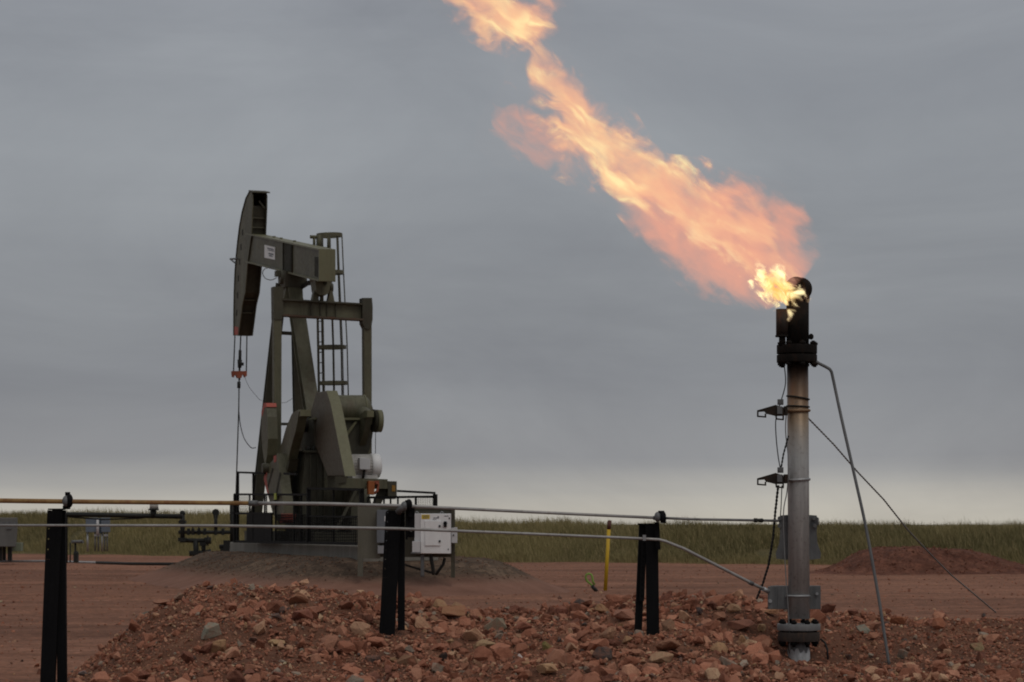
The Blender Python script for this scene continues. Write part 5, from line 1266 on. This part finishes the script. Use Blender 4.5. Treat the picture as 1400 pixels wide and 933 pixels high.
    t.links.new(math_(t, 'MULTIPLY', dens, 1.0), ab.inputs[1])
    em = t.nodes.new('ShaderNodeEmission'); t.links.new(colk, em.inputs[0]); t.links.new(math_(t, 'MULTIPLY', dens, src), em.inputs[1])
    ad = t.nodes.new('ShaderNodeAddShader'); t.links.new(ab.outputs[0], ad.inputs[0]); t.links.new(em.outputs[0], ad.inputs[1])
    t.links.new(ad.outputs[0], out.inputs['Volume'])
    tr = t.nodes.new('ShaderNodeBsdfTransparent'); es = t.nodes.new('ShaderNodeEmission'); es.inputs[0].default_value = (1, .5, .25, 1); es.inputs[1].default_value = 1.0
    ms = t.nodes.new('ShaderNodeMixShader'); ms.inputs[0].default_value = 0.002
    t.links.new(tr.outputs[0], ms.inputs[1]); t.links.new(es.outputs[0], ms.inputs[2]); t.links.new(ms.outputs[0], out.inputs['Surface'])
    return m
FLAME = flame_material()
fo = build('flame', mb, FLAME, None, org=FO)
tag(fo, 'long orange gas flame blown to the upper left from the flare stack head', 'flame')
for attr in ('volume_step_rate',):
    try: setattr(FLAME.cycles, attr, 0.35)
    except Exception as e: print('no step rate', e)

# ================================================================== SKY, SUN, CAMERA
w = bpy.data.worlds.new('World'); sc.world = w; w.use_nodes = True
t = w.node_tree; t.nodes.clear()
out = t.nodes.new('ShaderNodeOutputWorld'); bgn = t.nodes.new('ShaderNodeBackground'); t.links.new(bgn.outputs[0], out.inputs[0])
SUN_EL, SUN_AZ = 52.0, 150.0      # azimuth clockwise from +Y
sky = t.nodes.new('ShaderNodeTexSky'); sky.sky_type = 'NISHITA'; sky.sun_disc = False
sky.sun_elevation = R(SUN_EL); sky.sun_rotation = R(SUN_AZ); sky.air_density = 1.5; sky.dust_density = 3
tc = t.nodes.new('ShaderNodeTexCoord'); D = tc.outputs['Generated']
sp = t.nodes.new('ShaderNodeSeparateXYZ'); t.links.new(D, sp.inputs[0])
c1 = noise(t, mapping(t, D, (1.0, 1.0, 2.4)).outputs[0], 5.5, 6, 0.58, 0.6)
c2 = noise(t, mapping(t, D, (1.0, 1.0, 26.0), (3, 1, 2)).outputs[0], 2.2, 4, 0.5, 0.2)
zz = math_(t, 'ADD', sp.outputs[2], math_(t, 'MULTIPLY', math_(t, 'SUBTRACT', c2.outputs[0], 0.5), 0.016))
SK = [(0.0, (0.49, 0.46, 0.40)), (0.010, (0.46, 0.438, 0.395)), (0.017, (0.36, 0.355, 0.345)), (0.025, (0.272, 0.276, 0.290)), (0.06, (0.232, 0.242, 0.265)), (0.10, (0.244, 0.256, 0.280)), (0.15, (0.282, 0.298, 0.324)), (0.21, (0.260, 0.274, 0.304)), (0.40, (0.33, 0.335, 0.345)), (1.0, (0.43, 0.425, 0.42))]
rp = ramp(t, SK, zz)
cl = ramp(t, [(0.30, (0.90, 0.90, 0.905)), (0.70, (1.16, 1.16, 1.14))], c1.outputs[0])
cl2 = ramp(t, [(0.30, (0.975, 0.975, 0.98)), (0.70, (1.025, 1.025, 1.02))], c2.outputs[0])
over = mix(t, mix(t, rp.outputs[0], cl.outputs[0], 1.0, 'MULTIPLY'), cl2.outputs[0], 1.0, 'MULTIPLY')
sc10 = t.nodes.new('ShaderNodeVectorMath'); sc10.operation = 'SCALE'; sc10.inputs[3].default_value = 10.0; t.links.new(over, sc10.inputs[0])
fin = mix(t, sky.outputs[0], sc10.outputs[0], 0.97)
t.links.new(fin, bgn.inputs[0]); bgn.inputs[1].default_value = 0.1

sl = bpy.data.lights.new('sun', 'SUN'); sl.energy = 0.55; sl.angle = R(25); sl.color = (1.0, 0.94, 0.86)
so = bpy.data.objects.new('sun', sl); COL.objects.link(so)
az, el = R(SUN_AZ), R(SUN_EL); d = Vector((math.sin(az) * math.cos(el), math.cos(az) * math.cos(el), math.sin(el)))
so.rotation_euler = d.to_track_quat('Z', 'Y').to_euler(); so.location = d * 60

cd = bpy.data.cameras.new('camera'); cam = bpy.data.objects.new('camera', cd); COL.objects.link(cam)
cam.location = (0, 0, EYE); cam.rotation_euler = (R(90), 0, 0)
cd.sensor_width = 36; cd.lens = 85; cd.shift_y = (HZ - 466.5) / 1400; cd.clip_start = 0.5; cd.clip_end = 8000
cd.dof.use_dof = True; cd.dof.focus_distance = 25.5; cd.dof.aperture_fstop = 7.1
sc.camera = cam
sc.render.engine = 'CYCLES'
sc.view_settings.view_transform = 'Standard'; sc.view_settings.look = 'None'; sc.view_settings.gamma = 1; sc.view_settings.exposure = 0.0
sc.view_settings.use_curve_mapping = False
sc.cycles.use_denoising = True; sc.cycles.filter_width = 1.9
sc.cycles.max_bounces = 6; sc.cycles.transparent_max_bounces = 12; sc.cycles.volume_bounces = 0
sc.cycles.volume_max_steps = 256
